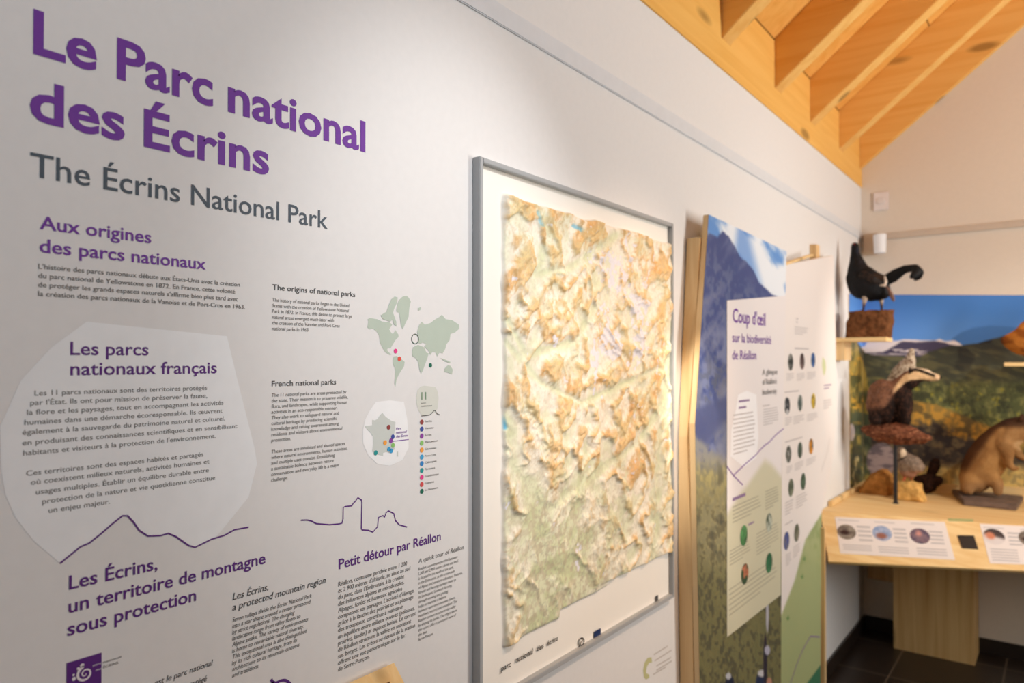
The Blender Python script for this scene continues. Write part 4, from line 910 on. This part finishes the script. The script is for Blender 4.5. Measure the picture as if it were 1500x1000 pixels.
# ------------------------------------------------------------------ mounted animals
def blob(parent, name, chains, Yp, m, colf=None, voxel=0.006, smooth=6, ty=1.0, disp=0.0, seed=0):
    """one continuous body: chains of (px, py, radius px[, y offset m]) in the upright plane y = Yp, fused and smoothed"""
    bm = bmesh.new()
    for ch in chains:
        pts = []
        for q in ch:
            P = hy(q[0], q[1], Yp); d = sum((P[i] - CAM[i]) * FW[i] for i in range(3))
            pts.append((Vector((P.x, P.y + (q[3] if len(q) > 3 else 0), P.z)), q[2] * d / FPX))
        seq = []
        for (p, r), (p2, r2) in zip(pts, pts[1:]):
            n = max(2, int((p2 - p).length / (0.35 * min(r, r2)) + 1))
            seq += [(p.lerp(p2, k / n), r + (r2 - r) * k / n) for k in range(n)]
        seq.append(pts[-1])
        for p, r in seq:
            bmesh.ops.create_icosphere(bm, subdivisions=2, radius=r, matrix=Matrix.Translation(p) @ Matrix.Diagonal((1, ty, 1, 1)))
    me = bpy.data.meshes.new('b'); bm.to_mesh(me); bm.free()
    o = bpy.data.objects.new('b', me); COL.objects.link(o)
    md = o.modifiers.new('r', 'REMESH'); md.mode = 'VOXEL'; md.voxel_size = voxel
    ms = o.modifiers.new('s', 'SMOOTH'); ms.factor = 0.5; ms.iterations = smooth
    dg = bpy.context.evaluated_depsgraph_get(); em = bpy.data.meshes.new_from_object(o.evaluated_get(dg))
    V = np.array([v.co[:] for v in em.vertices]); F = [tuple(p.vertices) for p in em.polygons]; N = np.array([v.normal[:] for v in em.vertices])
    bpy.data.objects.remove(o); bpy.data.meshes.remove(me); bpy.data.meshes.remove(em)
    if disp:
        dn = np.array([mnoise.noise(Vector(v) * 38 + Vector((seed, 0, 0))) + 0.5 * mnoise.noise(Vector((v[0] * 90, v[1] * 90, v[2] * 60 + seed))) for v in V])
        V = V + N * (disp * dn)[:, None]
    cols = None
    if colf is not None:
        x, y = proj(V); cols = np.clip(lin(np.clip(colf(x, y, V), 0, 255)), 0, 1)
    return mesh_obj(name, V.tolist(), F, m, parent, smooth=True, cols=cols)
M_FUR = printed('short_fur', 0.8, 0.12, bump=0.5, bscale=160, var=0.10)
M_FEATHER = printed('feathers', 0.6, 0.2, bump=0.35, bscale=120, var=0.15)
def con(rgb): return lambda x, y, V: np.broadcast_to(np.array(rgb, float), x.shape + (3,))

# --- perch and black grouse
YG = 4.01
bx = hy(1307, 491, YG).x; zp = 1.664
PER = thing('perch_shelf', 'small light wooden perch shelf and bracket holding the black bird', 'shelf', (0.0, YG, zp - 0.1))
boxo('shelf_board', (0.002, YG - 0.085, zp - 0.02), (bx - 0.012, YG + 0.075, zp), M_BIRCH_Y, PER, bevel=0.001)
boxo('bracket', (0.002, YG - 0.07, zp - 0.115), (0.055, YG + 0.06, zp - 0.02), M_BIRCH_P, PER, bevel=0.002)
# bark block
M_BARK = flat('rough_bark', (104, 66, 40), 0.9, 0.1, 0.5, 42, bump=1.0)
gc = lambda x, y: (1230 + x / 6.25, 340 + y / 6.25)
def rough_block(name, quad, Yp, hd, m, parent=None, n=14, amp=0.006, seed=0, taper=0.0):
    """rough block whose front outline is quad (TL, TR, BR, BL px) and half depth hd"""
    TL, TR, BR, BL = [hy(*q, Yp) for q in quad]; V = []; F = []
    N_ = 4 * n
    for j in range(n + 1):
        t_ = j / n; L_ = BL.lerp(TL, t_); R_ = BR.lerp(TR, t_)
        c_ = (L_ + R_) / 2; hw = (R_ - L_).length / 2
        for k in range(N_):
            th = 6.28319 * k / N_; ct, st = math.cos(th), math.sin(th)
            e = 0.5; sx_ = math.copysign(abs(ct) ** e, ct); sy_ = math.copysign(abs(st) ** e, st)
            v = Vector((c_.x + hw * sx_, c_.y + hd * sy_, c_.z))
            d = mnoise.noise(v * 30 + Vector((seed, 0, 0))) + 0.6 * mnoise.noise(Vector((v.x * 80, v.y * 80, v.z * 30 + seed)))
            v += Vector((sx_, sy_, 0)) * d * amp
            if j == n: v.z += amp * 1.0 * mnoise.noise(v * 40)
            V.append(v)
    for j in range(n):
        for k in range(N_): F.append((j * N_ + k, j * N_ + (k + 1) % N_, (j + 1) * N_ + (k + 1) % N_, (j + 1) * N_ + k))
    F.append(tuple(range(N_))[::-1])
    tc_ = sum((Vector(V[n * N_ + k]) for k in range(N_)), Vector()) / N_; V.append(tc_)
    for k in range(N_): F.append((n * N_ + k, n * N_ + (k + 1) % N_, len(V) - 1))
    zmin = min(v[2] for v in V)
    return mesh_obj(name, V, F, m, parent, smooth=False)
lo = rough_block('bark_block', [gc(100, 712), gc(494, 728), gc(470, 928), gc(52, 918)], YG, 0.062, M_BARK, seed=4)
zl = max(v.co.z for v in lo.data.vertices); zb = min(v.co.z for v in lo.data.vertices)
for v in lo.data.vertices: v.co.z = zp + (v.co.z - zb) * (zl - zp) / (zl - zb)
tag(lo, 'dark brown bark block on the perch shelf under the black bird', 'block')
zl += 0.001
GR = thing('black_grouse', 'mounted black grouse with lyre-shaped tail on the bark block, high in the corner', 'bird', (hy(*gc(280, 716), YG).x, YG, zl))
def gcol(x, y, V):
    n = fbm(x * 0.3, y * 0.3, 4, 3); u = (x - 1230) * 6.25; v = (y - 340) * 6.25
    c = mix(np.broadcast_to(np.array((16., 15, 18)), x.shape + (3,)), (30, 34, 46), sm(0.5, 0.7, n) * sm(330, 250, v))
    c = mix(c, (46, 34, 28), sm(0.85, 0.5, np.hypot((u - 350) / 110, (v - 420) / 70)))
    return mix(c, (150, 40, 40), 0.8 * sm(1.0, 0.7, np.hypot((u - 135) / 12, (v - 108) / 7)))
ch = lambda cf, L, s: [(*cf(q[0], q[1]), q[2] / s, *(q[3:])) for q in L]
blob(GR, 'body', [ch(gc, [(140, 126, 36), (143, 190, 40), (152, 270, 62), (170, 360, 98)], 6.25), ch(gc, [(168, 425, 108), (222, 482, 140), (295, 502, 134), (365, 530, 96), (405, 555, 58)], 6.25), ch(gc, [(230, 420, 112), (330, 445, 78), (420, 448, 46)], 6.25)], YG, M_FEATHER, gcol, 0.005, 4, 0.95, 0.002)
blob(GR, 'beak', [ch(gc, [(128, 130, 11), (112, 138, 6), (106, 146, 3)], 6.25)], YG, flat('dark_horn', (50, 46, 44), 0.4, 0.4), None, 0.002, 1)
for s_ in (-1, 1):
    blob(GR, 'wing', [ch(gc, [(240, 400, 40, s_ * 0.062), (320, 440, 38, s_ * 0.066), (400, 480, 22, s_ * 0.05), (440, 505, 8, s_ * 0.04)], 6.25)], YG, M_FEATHER, lambda x, y, V: mix(np.broadcast_to(np.array((48., 36, 30)), x.shape + (3,)), (24, 20, 20), sm(0.4, 0.6, fbm(x * .5, y * .5, 8, 3))), 0.004, 3, 0.35, 0.0015)
    # lyre tail feathers: sweep up and curl outward
    tl = [(400, 455, 48), (480, 410, 56), (540, 370, 46), (600, 338, 34), (650, 330, 32), (700, 338, 42), (716, 365, 42), (702, 395, 36), (680, 416, 24)]
    blob(GR, 'tail_feathers', [ch(gc, [(a_, b_, r_, s_ * (0.008 + 0.05 * (i_ / 8) ** 1.5)) for i_, (a_, b_, r_) in enumerate(tl)], 6.25)], YG, M_FEATHER, con((16, 15, 17)), 0.004, 2, 0.35, 0.0015)
    blob(GR, 'leg', [ch(gc, [(245 if s_ < 0 else 362, 590, 30, s_ * 0.03), (238 if s_ < 0 else 372, 640, 17, s_ * 0.03), (230 if s_ < 0 else 374, 690, 11, s_ * 0.03), (228 if s_ < 0 else 374, 716, 10, s_ * 0.03)], 6.25), ch(gc, [(228 if s_ < 0 else 374, 716, 9, s_ * 0.03), (205 if s_ < 0 else 350, 722, 6, s_ * 0.03)], 6.25)], YG, M_FEATHER, lambda x, y, V: mix(np.broadcast_to(np.array((188., 166, 148)), x.shape + (3,)), (60, 40, 34), sm(440, 450, y)), 0.003, 2)
blob(GR, 'undertail_feathers', [ch(gc, [(388, 492, 9, -0.05), (430, 496, 12, -0.05), (440, 460, 13, -0.045), (428, 415, 10, -0.04)], 6.25)], YG, M_FEATHER, con((214, 196, 180)), 0.003, 1)['label'] = 'white undertail feathers'
blob(GR, 'loose_feather', [ch(gc, [(446, 505, 9, -0.05), (475, 545, 14, -0.05), (498, 600, 20, -0.05), (512, 632, 10, -0.05)], 6.25)], YG, M_FEATHER, con((112, 82, 72)), 0.003, 1)

# --- badger on a bark slab on a thin black pole
YBg = 4.06
bc = lambda x, y: (1250 + x / 7.14, 500 + y / 7.14)
pp = hz(1312, 737, ZT)
SL = thing('bark_slab_stand', 'reddish bark slab on a thin black pole, carrying the badger on the console', 'stand', (pp.x, pp.y, ZT))
sc_ = lambda x, y: (1200 + x / 5, 480 + y / 5)
YBg = pp.y
def scol(x, y, V):
    n = fbm(x * 0.15, y * 0.9, 5, 4); return mix(mix(np.broadcast_to(np.array((122., 74, 52)), x.shape + (3,)), (78, 44, 32), sm(0.45, 0.6, n)), (160, 108, 78), sm(0.62, 0.75, n))
M_BARKP = printed('red_bark', 0.9, 0.1, bump=0.9, bscale=60, var=0.3)
blob(SL, 'bark_slab', [ch(sc_, [(335, 745, 26), (430, 760, 66), (560, 775, 84), (680, 790, 62), (770, 808, 36), (805, 812, 18)], 5), ch(sc_, [(560, 760, 74), (660, 755, 44)], 5)], YBg, M_BARKP, scol, 0.006, 3, 1.4, 0.008, 3)
topz = hy(1312, 650, YBg).z
bm = bmesh.new(); tube(bm, [(pp.x, pp.y, ZT + 0.003), (pp.x, pp.y, topz)], 0.0095, 14); bm_obj('pole', bm, flat('black_steel', (30, 30, 34), 0.4, 0.4), SL, smooth=False)
bm = bmesh.new(); bmesh.ops.create_cone(bm, cap_ends=True, segments=24, radius1=0.016, radius2=0.012, depth=0.006, matrix=Matrix.Translation((pp.x, pp.y, ZT + 0.003))); bm_obj('foot', bm, flat('black_steel_foot', (34, 34, 38), 0.4, 0.4), SL)
BG = thing('badger', 'mounted badger with cream and black striped face, sitting on the bark slab', 'badger', (hy(*bc(350, 850), YBg).x, YBg, hy(*bc(350, 850), YBg).z))
def bcol(x, y, V):
    u = (x - 1250) * 7.14; v = (y - 500) * 7.14; n = fbm(x * 0.5, y * 0.35, 6, 4)
    c = mix(np.broadcast_to(np.array((126., 86, 64)), x.shape + (3,)), (92, 62, 48), sm(0.42, 0.62, n)); c = mix(c, (150, 112, 92), sm(0.6, 0.75, n) * 0.7)
    dark = np.clip(sm(690, 780, v + 0.1 * u) + sm(-30, 20, u - np.interp(v, [380, 420, 500, 600, 700, 900], [640, 560, 470, 400, 340, 200])), 0, 1)
    c = mix(c, (30, 20, 17), dark)
    c = mix(c, (104, 66, 48), 0.5 * sm(0.55, 0.66, n) * dark)
    # face: cream cheek, black eye stripe, pale crown
    cheek = sm(-10, 8, v - np.interp(u, [400, 460, 520, 600, 700, 800, 860], [520, 440, 360, 305, 300, 330, 345])) * sm(8, -10, v - np.interp(u, [420, 480, 540, 600, 700, 800, 900], [545, 490, 430, 405, 398, 412, 430])) * sm(395, 450, u)
    c = mix(c, (224, 186, 140), cheek)
    st = np.interp(u, [560, 640, 700, 780, 850], [340, 292, 304, 334, 358])
    c = mix(c, (20, 15, 14), sm(20, 12, np.abs(v - st)) * sm(560, 600, u) * sm(868, 850, u))
    c = mix(c, (226, 200, 168), sm(4, -8, v - st + 14) * sm(600, 650, u)); c = mix(c, (220, 186, 150), sm(850, 862, u) * sm(900, 890, u))
    return mix(c, (18, 16, 18), sm(898, 906, u))
blob(BG, 'body', [
    ch(bc, [(310, 540, 150), (310, 660, 172), (320, 730, 150), (330, 790, 80)], 7.14),
    ch(bc, [(300, 490, 80), (245, 540, 88), (238, 640, 96), (250, 750, 92)], 7.14),
    ch(bc, [(310, 580, 150), (410, 530, 130), (500, 470, 95), (590, 400, 100), (660, 348, 80), (740, 350, 68), (820, 370, 50), (875, 374, 36), (908, 376, 19)], 7.14),
    ch(bc, [(480, 540, 125), (510, 650, 110), (510, 740, 98), (500, 815, 60)], 7.14),
    ch(bc, [(540, 640, 70, -0.03), (560, 740, 46, -0.04), (560, 830, 34, -0.045), (590, 845, 24, -0.045)], 7.14),
    ch(bc, [(250, 740, 80, -0.03), (240, 810, 56, -0.05), (290, 845, 26, -0.06)], 7.14),
    ch(bc, [(540, 640, 70, 0.03), (550, 740, 46, 0.04), (550, 830, 34, 0.045)], 7.14)], YBg, M_FUR, bcol, 0.005, 8, 0.85, 0.003)
for s_ in (-1, 1):
    blob(BG, 'ear', [ch(bc, [(610, 305, 18, s_ * 0.035), (600, 285, 12, s_ * 0.038)], 7.14)], YBg, M_FUR, con((40, 30, 26)), 0.003, 2, 0.5)
    blob(BG, 'eye', [ch(bc, [(742, 312, 6, s_ * 0.028), (744, 313, 6, s_ * 0.028)], 7.14)], YBg, flat('dark_glass_eye', (14, 10, 8), 0.1, 0.6), None, 0.0015, 1)
# --- pale mottled bird on a small perch behind the badger
YP = 4.38
hB = hy(*bc(400, 420), YP)
PK = tag(boxo('perch_ledge', (hB.x - 0.02, YP - 0.05, hB.z - 0.075), (hB.x + 0.06, YB - 0.007, hB.z - 0.055), M_BIRCH_Y, bevel=0.001), 'small wooden ledge behind the badger, holding the pale mottled bird', 'shelf')
PB = thing('mottled_bird', 'small pale mottled bird perched upright behind the badger', 'bird', (hB.x + 0.04, YP, hB.z - 0.055))
def pcol(x, y, V):
    n = fbm(x * 0.55, y * 0.55, 11, 3); return mix(mix(np.broadcast_to(np.array((196., 178, 156)), x.shape + (3,)), (150, 128, 106), sm(0.45, 0.6, n)), (104, 76, 58), sm(0.6, 0.68, n))
blob(PB, 'body', [ch(bc, [(610, 98, 30), (602, 150, 38), (585, 210, 64), (540, 265, 74), (470, 320, 62), (400, 385, 34), (350, 425, 14)], 7.14), ch(bc, [(585, 210, 60), (590, 270, 60), (540, 320, 56)], 7.14)], YP, M_FEATHER, pcol, 0.004, 3, 0.95, 0.001)
blob(PB, 'beak', [ch(bc, [(634, 100, 9), (648, 106, 4)], 7.14)], YP, flat('dark_horn_beak', (60, 54, 48), 0.4, 0.4), None, 0.0015, 1)
zpk = hB.z - 0.055
for s_ in (-1, 1):
    q = hy(*bc(545, 370), YP); bm = bmesh.new(); tube(bm, [(q.x - 0.01, YP + s_ * 0.015, q.z + 0.02), (q.x - 0.005, YP + s_ * 0.016, zpk + 0.004), (q.x + 0.012, YP + s_ * 0.018, zpk + 0.003)], [0.005, 0.003, 0.002], 8); bm_obj('leg', bm, flat('horn_leg', (150, 110, 90), 0.5, 0.3), PB)

# --- marmot on a slate slab
YM = 4.40
mc = lambda x, y: (1380 + x / 6.25, 590 + y / 6.25)
zs = ZT + 0.028
sp = [hz(1394.5, 716, zs), hz(1411, 732, zs), hz(1489, 739.5, zs), hz(1500, 723, zs), hz(1440, 715, zs)]
sp = [Vector((p.x, min(p.y, 4.54), p.z)) for p in sp]
slate = prismo('slate_slab', [tuple(p) for p in sp], (0, 0, -(zs - ZT - 0.0005)), flat('grey_slate', (112, 94, 84), 0.7, 0.25, 0.25, 30, bump=0.5), bevel=0.004)
tag(slate, 'thin grey-brown slate slab lying on the console under the marmot', 'stone slab')
cen = sum(sp, Vector()) / len(sp); YM = cen.y + 0.0
MR = thing('marmot', 'mounted brown marmot on a slate slab, head cut off by the right photo edge', 'marmot', (cen.x, YM, zs))
def mcol(x, y, V):
    u = (x - 1380) * 6.25; v = (y - 590) * 6.25; n = fbm(x * 0.035, y * 0.028, 16, 3)
    c = mix(np.broadcast_to(np.array((172., 128, 78)), x.shape + (3,)), (132, 92, 54), sm(0.35, 0.65, n)); c = mix(c, (192, 150, 100), 0.5 * sm(0.5, 0.75, n))
    bk = np.interp(v, [100, 180, 250, 430, 540, 700], [760, 580, 460, 330, 250, 190]) + 25
    c = mix(c, (74, 46, 28), sm(40, -40, u - bk) * sm(640, 560, v) * 0.85)
    c = mix(c, (58, 38, 28), sm(250, 190, v) * sm(480, 560, u) * 0.8)
    c = mix(c, (206, 172, 128), 0.8 * sm(1.1, 0.5, np.hypot((u - 730) / 90, (v - 390) / 60)))
    c = mix(c, (150, 112, 78), 0.5 * sm(690, 760, v)); return c
blob(MR, 'body', [
    ch(mc, [(300, 690, 138), (330, 600, 145), (400, 500, 158), (480, 400, 156), (560, 320, 142), (640, 262, 130), (720, 228, 112), (800, 225, 95), (880, 250, 70), (940, 275, 45)], 6.25),
    ch(mc, [(420, 600, 120), (480, 540, 110), (540, 440, 110)], 6.25),
    ch(mc, [(560, 370, 80, -0.05), (620, 460, 50, -0.06), (610, 540, 40, -0.06), (660, 590, 30, -0.055), (700, 590, 22, -0.05)], 6.25),
    ch(mc, [(600, 370, 80, 0.05), (680, 470, 45, 0.06), (740, 520, 34, 0.06)], 6.25),
    ch(mc, [(270, 700, 90, -0.035), (235, 760, 62, -0.05), (270, 800, 30, -0.065)], 6.25),
    ch(mc, [(400, 680, 80, -0.02), (500, 710, 62, -0.04), (520, 770, 48, -0.045), (505, 812, 30, -0.05), (540, 818, 24, -0.05)], 6.25),
    ch(mc, [(300, 700, 90, 0.05), (300, 780, 40, 0.06)], 6.25)], YM, M_FUR, mcol, 0.006, 28, 0.9, 0.0015)
for s_ in (-1, 1):
    blob(MR, 'ear', [ch(mc, [(730, 140, 26, s_ * 0.05), (725, 120, 16, s_ * 0.055)], 6.25)], YM, M_FUR, con((74, 50, 36)), 0.004, 2, 0.6)
    blob(MR, 'eye', [ch(mc, [(838, 200, 9, s_ * 0.05), (840, 200, 9, s_ * 0.05)], 6.25)], YM, flat('dark_glass_eye_marmot', (14, 10, 8), 0.1, 0.6), None, 0.002, 1)
blob(MR, 'tail', [ch(mc, [(215, 740, 40, 0.04), (190, 790, 34, 0.06), (170, 810, 24, 0.08)], 6.25)], YM, M_FUR, con((80, 54, 36)), 0.005, 2, 1, 0.003)

# --- rocks, partridge and a dark little animal on the console
rc = lambda x, y: (1250 + x / 9.09, 640 + y / 9.09)
def rock(name, pxpts, zbase, depth, rgb, label, seed):
    """rough stone grown from a front outline (px) standing on zbase"""
    front = hz(*pxpts[0], zbase); Yp = front.y + depth / 2
    bm = bmesh.new()
    P = [hy(*q, Yp) for q in pxpts[1:]]
    c_ = sum(P, Vector()) / len(P)
    V = []; F = []; L = 7
    ring = []
    for q, p in enumerate(P):
        for k in range(3): ring.append(p.lerp(P[(q + 1) % len(P)], k / 3))
    n = len(ring)
    for j in range(L + 1):
        t_ = -1 + 2 * j / L; s = (1 - abs(t_) ** 4) * 0.28 + 0.74
        for p in ring:
            v = c_ + (p - c_) * s; v.y = Yp + t_ * depth / 2
            dd = mnoise.noise(v * 26 + Vector((seed, 0, 0))) * 0.010 + mnoise.noise(v * 70 + Vector((seed, 3, 0))) * 0.005
            v += (v - c_).normalized() * dd; v.z = max(v.z, zbase + 0.0008); V.append(v)
    for j in range(L):
        for k in range(n): F.append((j * n + k, (j + 1) * n + k, (j + 1) * n + (k + 1) % n, j * n + (k + 1) % n))
    for j, rev in ((0, False), (L, True)):
        cc = c_.copy(); cc.y = Yp + (-1 if j == 0 else 1) * (depth / 2 + 0.006); V.append(cc)
        for k in range(n): F.append((j * n + k, j * n + (k + 1) % n, len(V) - 1))
    o = mesh_obj(name, V, F, flat(name + '_stone', rgb, 0.9, 0.1, 0.3, 34, bump=0.8))
    return tag(o, label, 'rock'), Yp
ra, Yra = rock('pale_rock', [rc(760, 862), rc(585, 862), rc(575, 700), rc(600, 600), rc(660, 585), rc(780, 592), rc(900, 622), rc(930, 720), rc(955, 862)], ZT, 0.10, (214, 168, 98), 'pale yellow block of rock on the console, under the grey bird', 3)
rb_o, Yrb = rock('brown_rock', [rc(300, 770), rc(80, 770), rc(110, 670), rc(180, 560), rc(260, 480), rc(360, 435), rc(430, 440), rc(500, 500), rc(535, 600), rc(530, 830)], ZT, 0.16, (178, 124, 66), 'larger tan-brown rock on the console against the left wall', 9)
zr = max(v.co.z for v in ra.data.vertices)
PT = thing('grey_partridge', 'small grey bird with red legs standing on the pale rock behind the pole', 'bird', (hy(*rc(740, 590), Yra).x, Yra, zr))
def tcol(x, y, V):
    u = (x - 1250) * 9.09; v = (y - 640) * 9.09; n = fbm(x * .6, y * .6, 19, 3)
    c = mix(np.broadcast_to(np.array((150., 130, 112)), x.shape + (3,)), (120, 100, 86), sm(0.4, 0.6, n)); c = mix(c, (232, 204, 172), sm(1.1, 0.75, np.hypot((u - 665) / 44, (v - 220) / 66)))
    c = mix(c, (168, 110, 84), 0.6 * sm(430, 480, v)); return mix(c, (30, 24, 24), sm(14, 6, np.abs(v - 290 + 0.5 * (u - 640))) * sm(720, 690, u))
blob(PT, 'body', [ch(rc, [(640, 190, 58), (665, 250, 70), (720, 340, 125), (790, 370, 130), (860, 400, 80), (920, 400, 36)], 9.09), ch(rc, [(700, 360, 110), (720, 440, 105), (760, 470, 80)], 9.09)], Yra, M_FEATHER, tcol, 0.004, 3, 0.9, 0.001)
blob(PT, 'beak', [ch(rc, [(592, 190, 16), (570, 198, 8)], 9.09)], Yra, flat('red_beak', (190, 70, 54), 0.4, 0.4), None, 0.002, 1)
for s_, xx in ((-1, 690), (1, 770)):
    q = hy(*rc(xx, 520), Yra); bm = bmesh.new(); tube(bm, [(q.x, Yra + s_ * 0.016, q.z), (q.x, Yra + s_ * 0.018, zr + 0.0), (q.x - 0.012, Yra + s_ * 0.02, zr - 0.001)], [0.006, 0.004, 0.003], 8); bm_obj('leg', bm, flat('red_leg', (186, 78, 58), 0.5, 0.3), PT)['label'] = 'red leg'
YS = 4.47
SQ = thing('dark_squirrel', 'small dark brown mounted squirrel-like animal on the console, beside the pale rock', 'squirrel', (hy(*rc(1000, 650), YS).x, YS, ZT))
def qcol(x, y, V): return mix(np.broadcast_to(np.array((52., 28, 16)), x.shape + (3,)), (28, 14, 10), sm(0.4, 0.6, fbm(x * .5, y * .5, 23, 3)))
zq = lambda L: L
blob(SQ, 'body', [ch(rc, [(815, 560, 30), (870, 530, 62), (950, 540, 92), (1040, 545, 100), (1110, 540, 78), (1160, 520, 34)], 9.09), ch(rc, [(1000, 600, 70, -0.02), (985, 660, 40, -0.02), (960, 690, 26, -0.025)], 9.09), ch(rc, [(1040, 600, 70, 0.02), (1040, 660, 40, 0.02), (1000, 690, 26, 0.025)], 9.09)], YS, M_FUR, qcol, 0.004, 3, 0.8, 0.002)
blob(SQ, 'tail', [ch(rc, [(1000, 520, 50, 0.01), (1040, 430, 64, 0.012), (1075, 350, 74, 0.012), (1095, 290, 54, 0.012), (1080, 260, 26, 0.012)], 9.09)], YS, M_FUR, qcol, 0.004, 3, 0.8, 0.004)
for o_ in SQ.children:      # stand it on the shelf
    pass
zmin = min((v.co.z for v in SQ.children[0].data.vertices))
for o_ in SQ.children:
    for v in o_.data.vertices: v.co.z -= zmin - 0.0005

# --- chestnut animal on a small shelf at the right edge
YF_ = 4.36
s0_ = hy(1472, 533, YF_)
tag(boxo('wall_ledge', (s0_.x, YF_ - 0.07, s0_.z - 0.011), (s0_.x + 0.42, YB - 0.007, s0_.z + 0.008), M_BIRCH_Y, bevel=0.001), 'small wooden ledge on the mural at the right edge of the photo', 'shelf')
fc = lambda x, y: (1200 + x / 5, 340 + y / 5)
FX_ = thing('chestnut_animal', 'glossy chestnut-brown mounted animal above the small ledge, mostly cut off by the right edge', 'animal', (s0_.x + 0.2, YF_, s0_.z + 0.008))
def fcol(x, y, V): return mix(mix(np.broadcast_to(np.array((188., 118, 50)), x.shape + (3,)), (140, 78, 30), sm(0.35, 0.65, fbm(x * .06, y * .09, 29, 3))), (90, 60, 40), sm(1472, 1464, x))
blob(FX_, 'body', [ch(fc, [(1332, 790, 10), (1380, 795, 45), (1440, 800, 78), (1500, 800, 105), (1600, 800, 125), (1720, 790, 120), (1820, 760, 90), (1890, 700, 70), (1940, 660, 60), (2010, 665, 34)], 5), ch(fc, [(1470, 770, 60), (1520, 690, 46), (1570, 650, 30)], 5), ch(fc, [(1600, 880, 50, -0.03), (1610, 940, 24, -0.03)], 5), ch(fc, [(1760, 860, 50, 0.03), (1770, 940, 24, 0.03)], 5)], YF_, M_FUR, fcol, 0.007, 4, 0.8, 0.002)
zf_ = min(v.co.z for v in FX_.children[0].data.vertices)
for o_ in FX_.children:
    for v in o_.data.vertices:
        if v.co.z < -0.0: v.co.z = v.co.z * (0.0005 / zf_) if zf_ else v.co.z
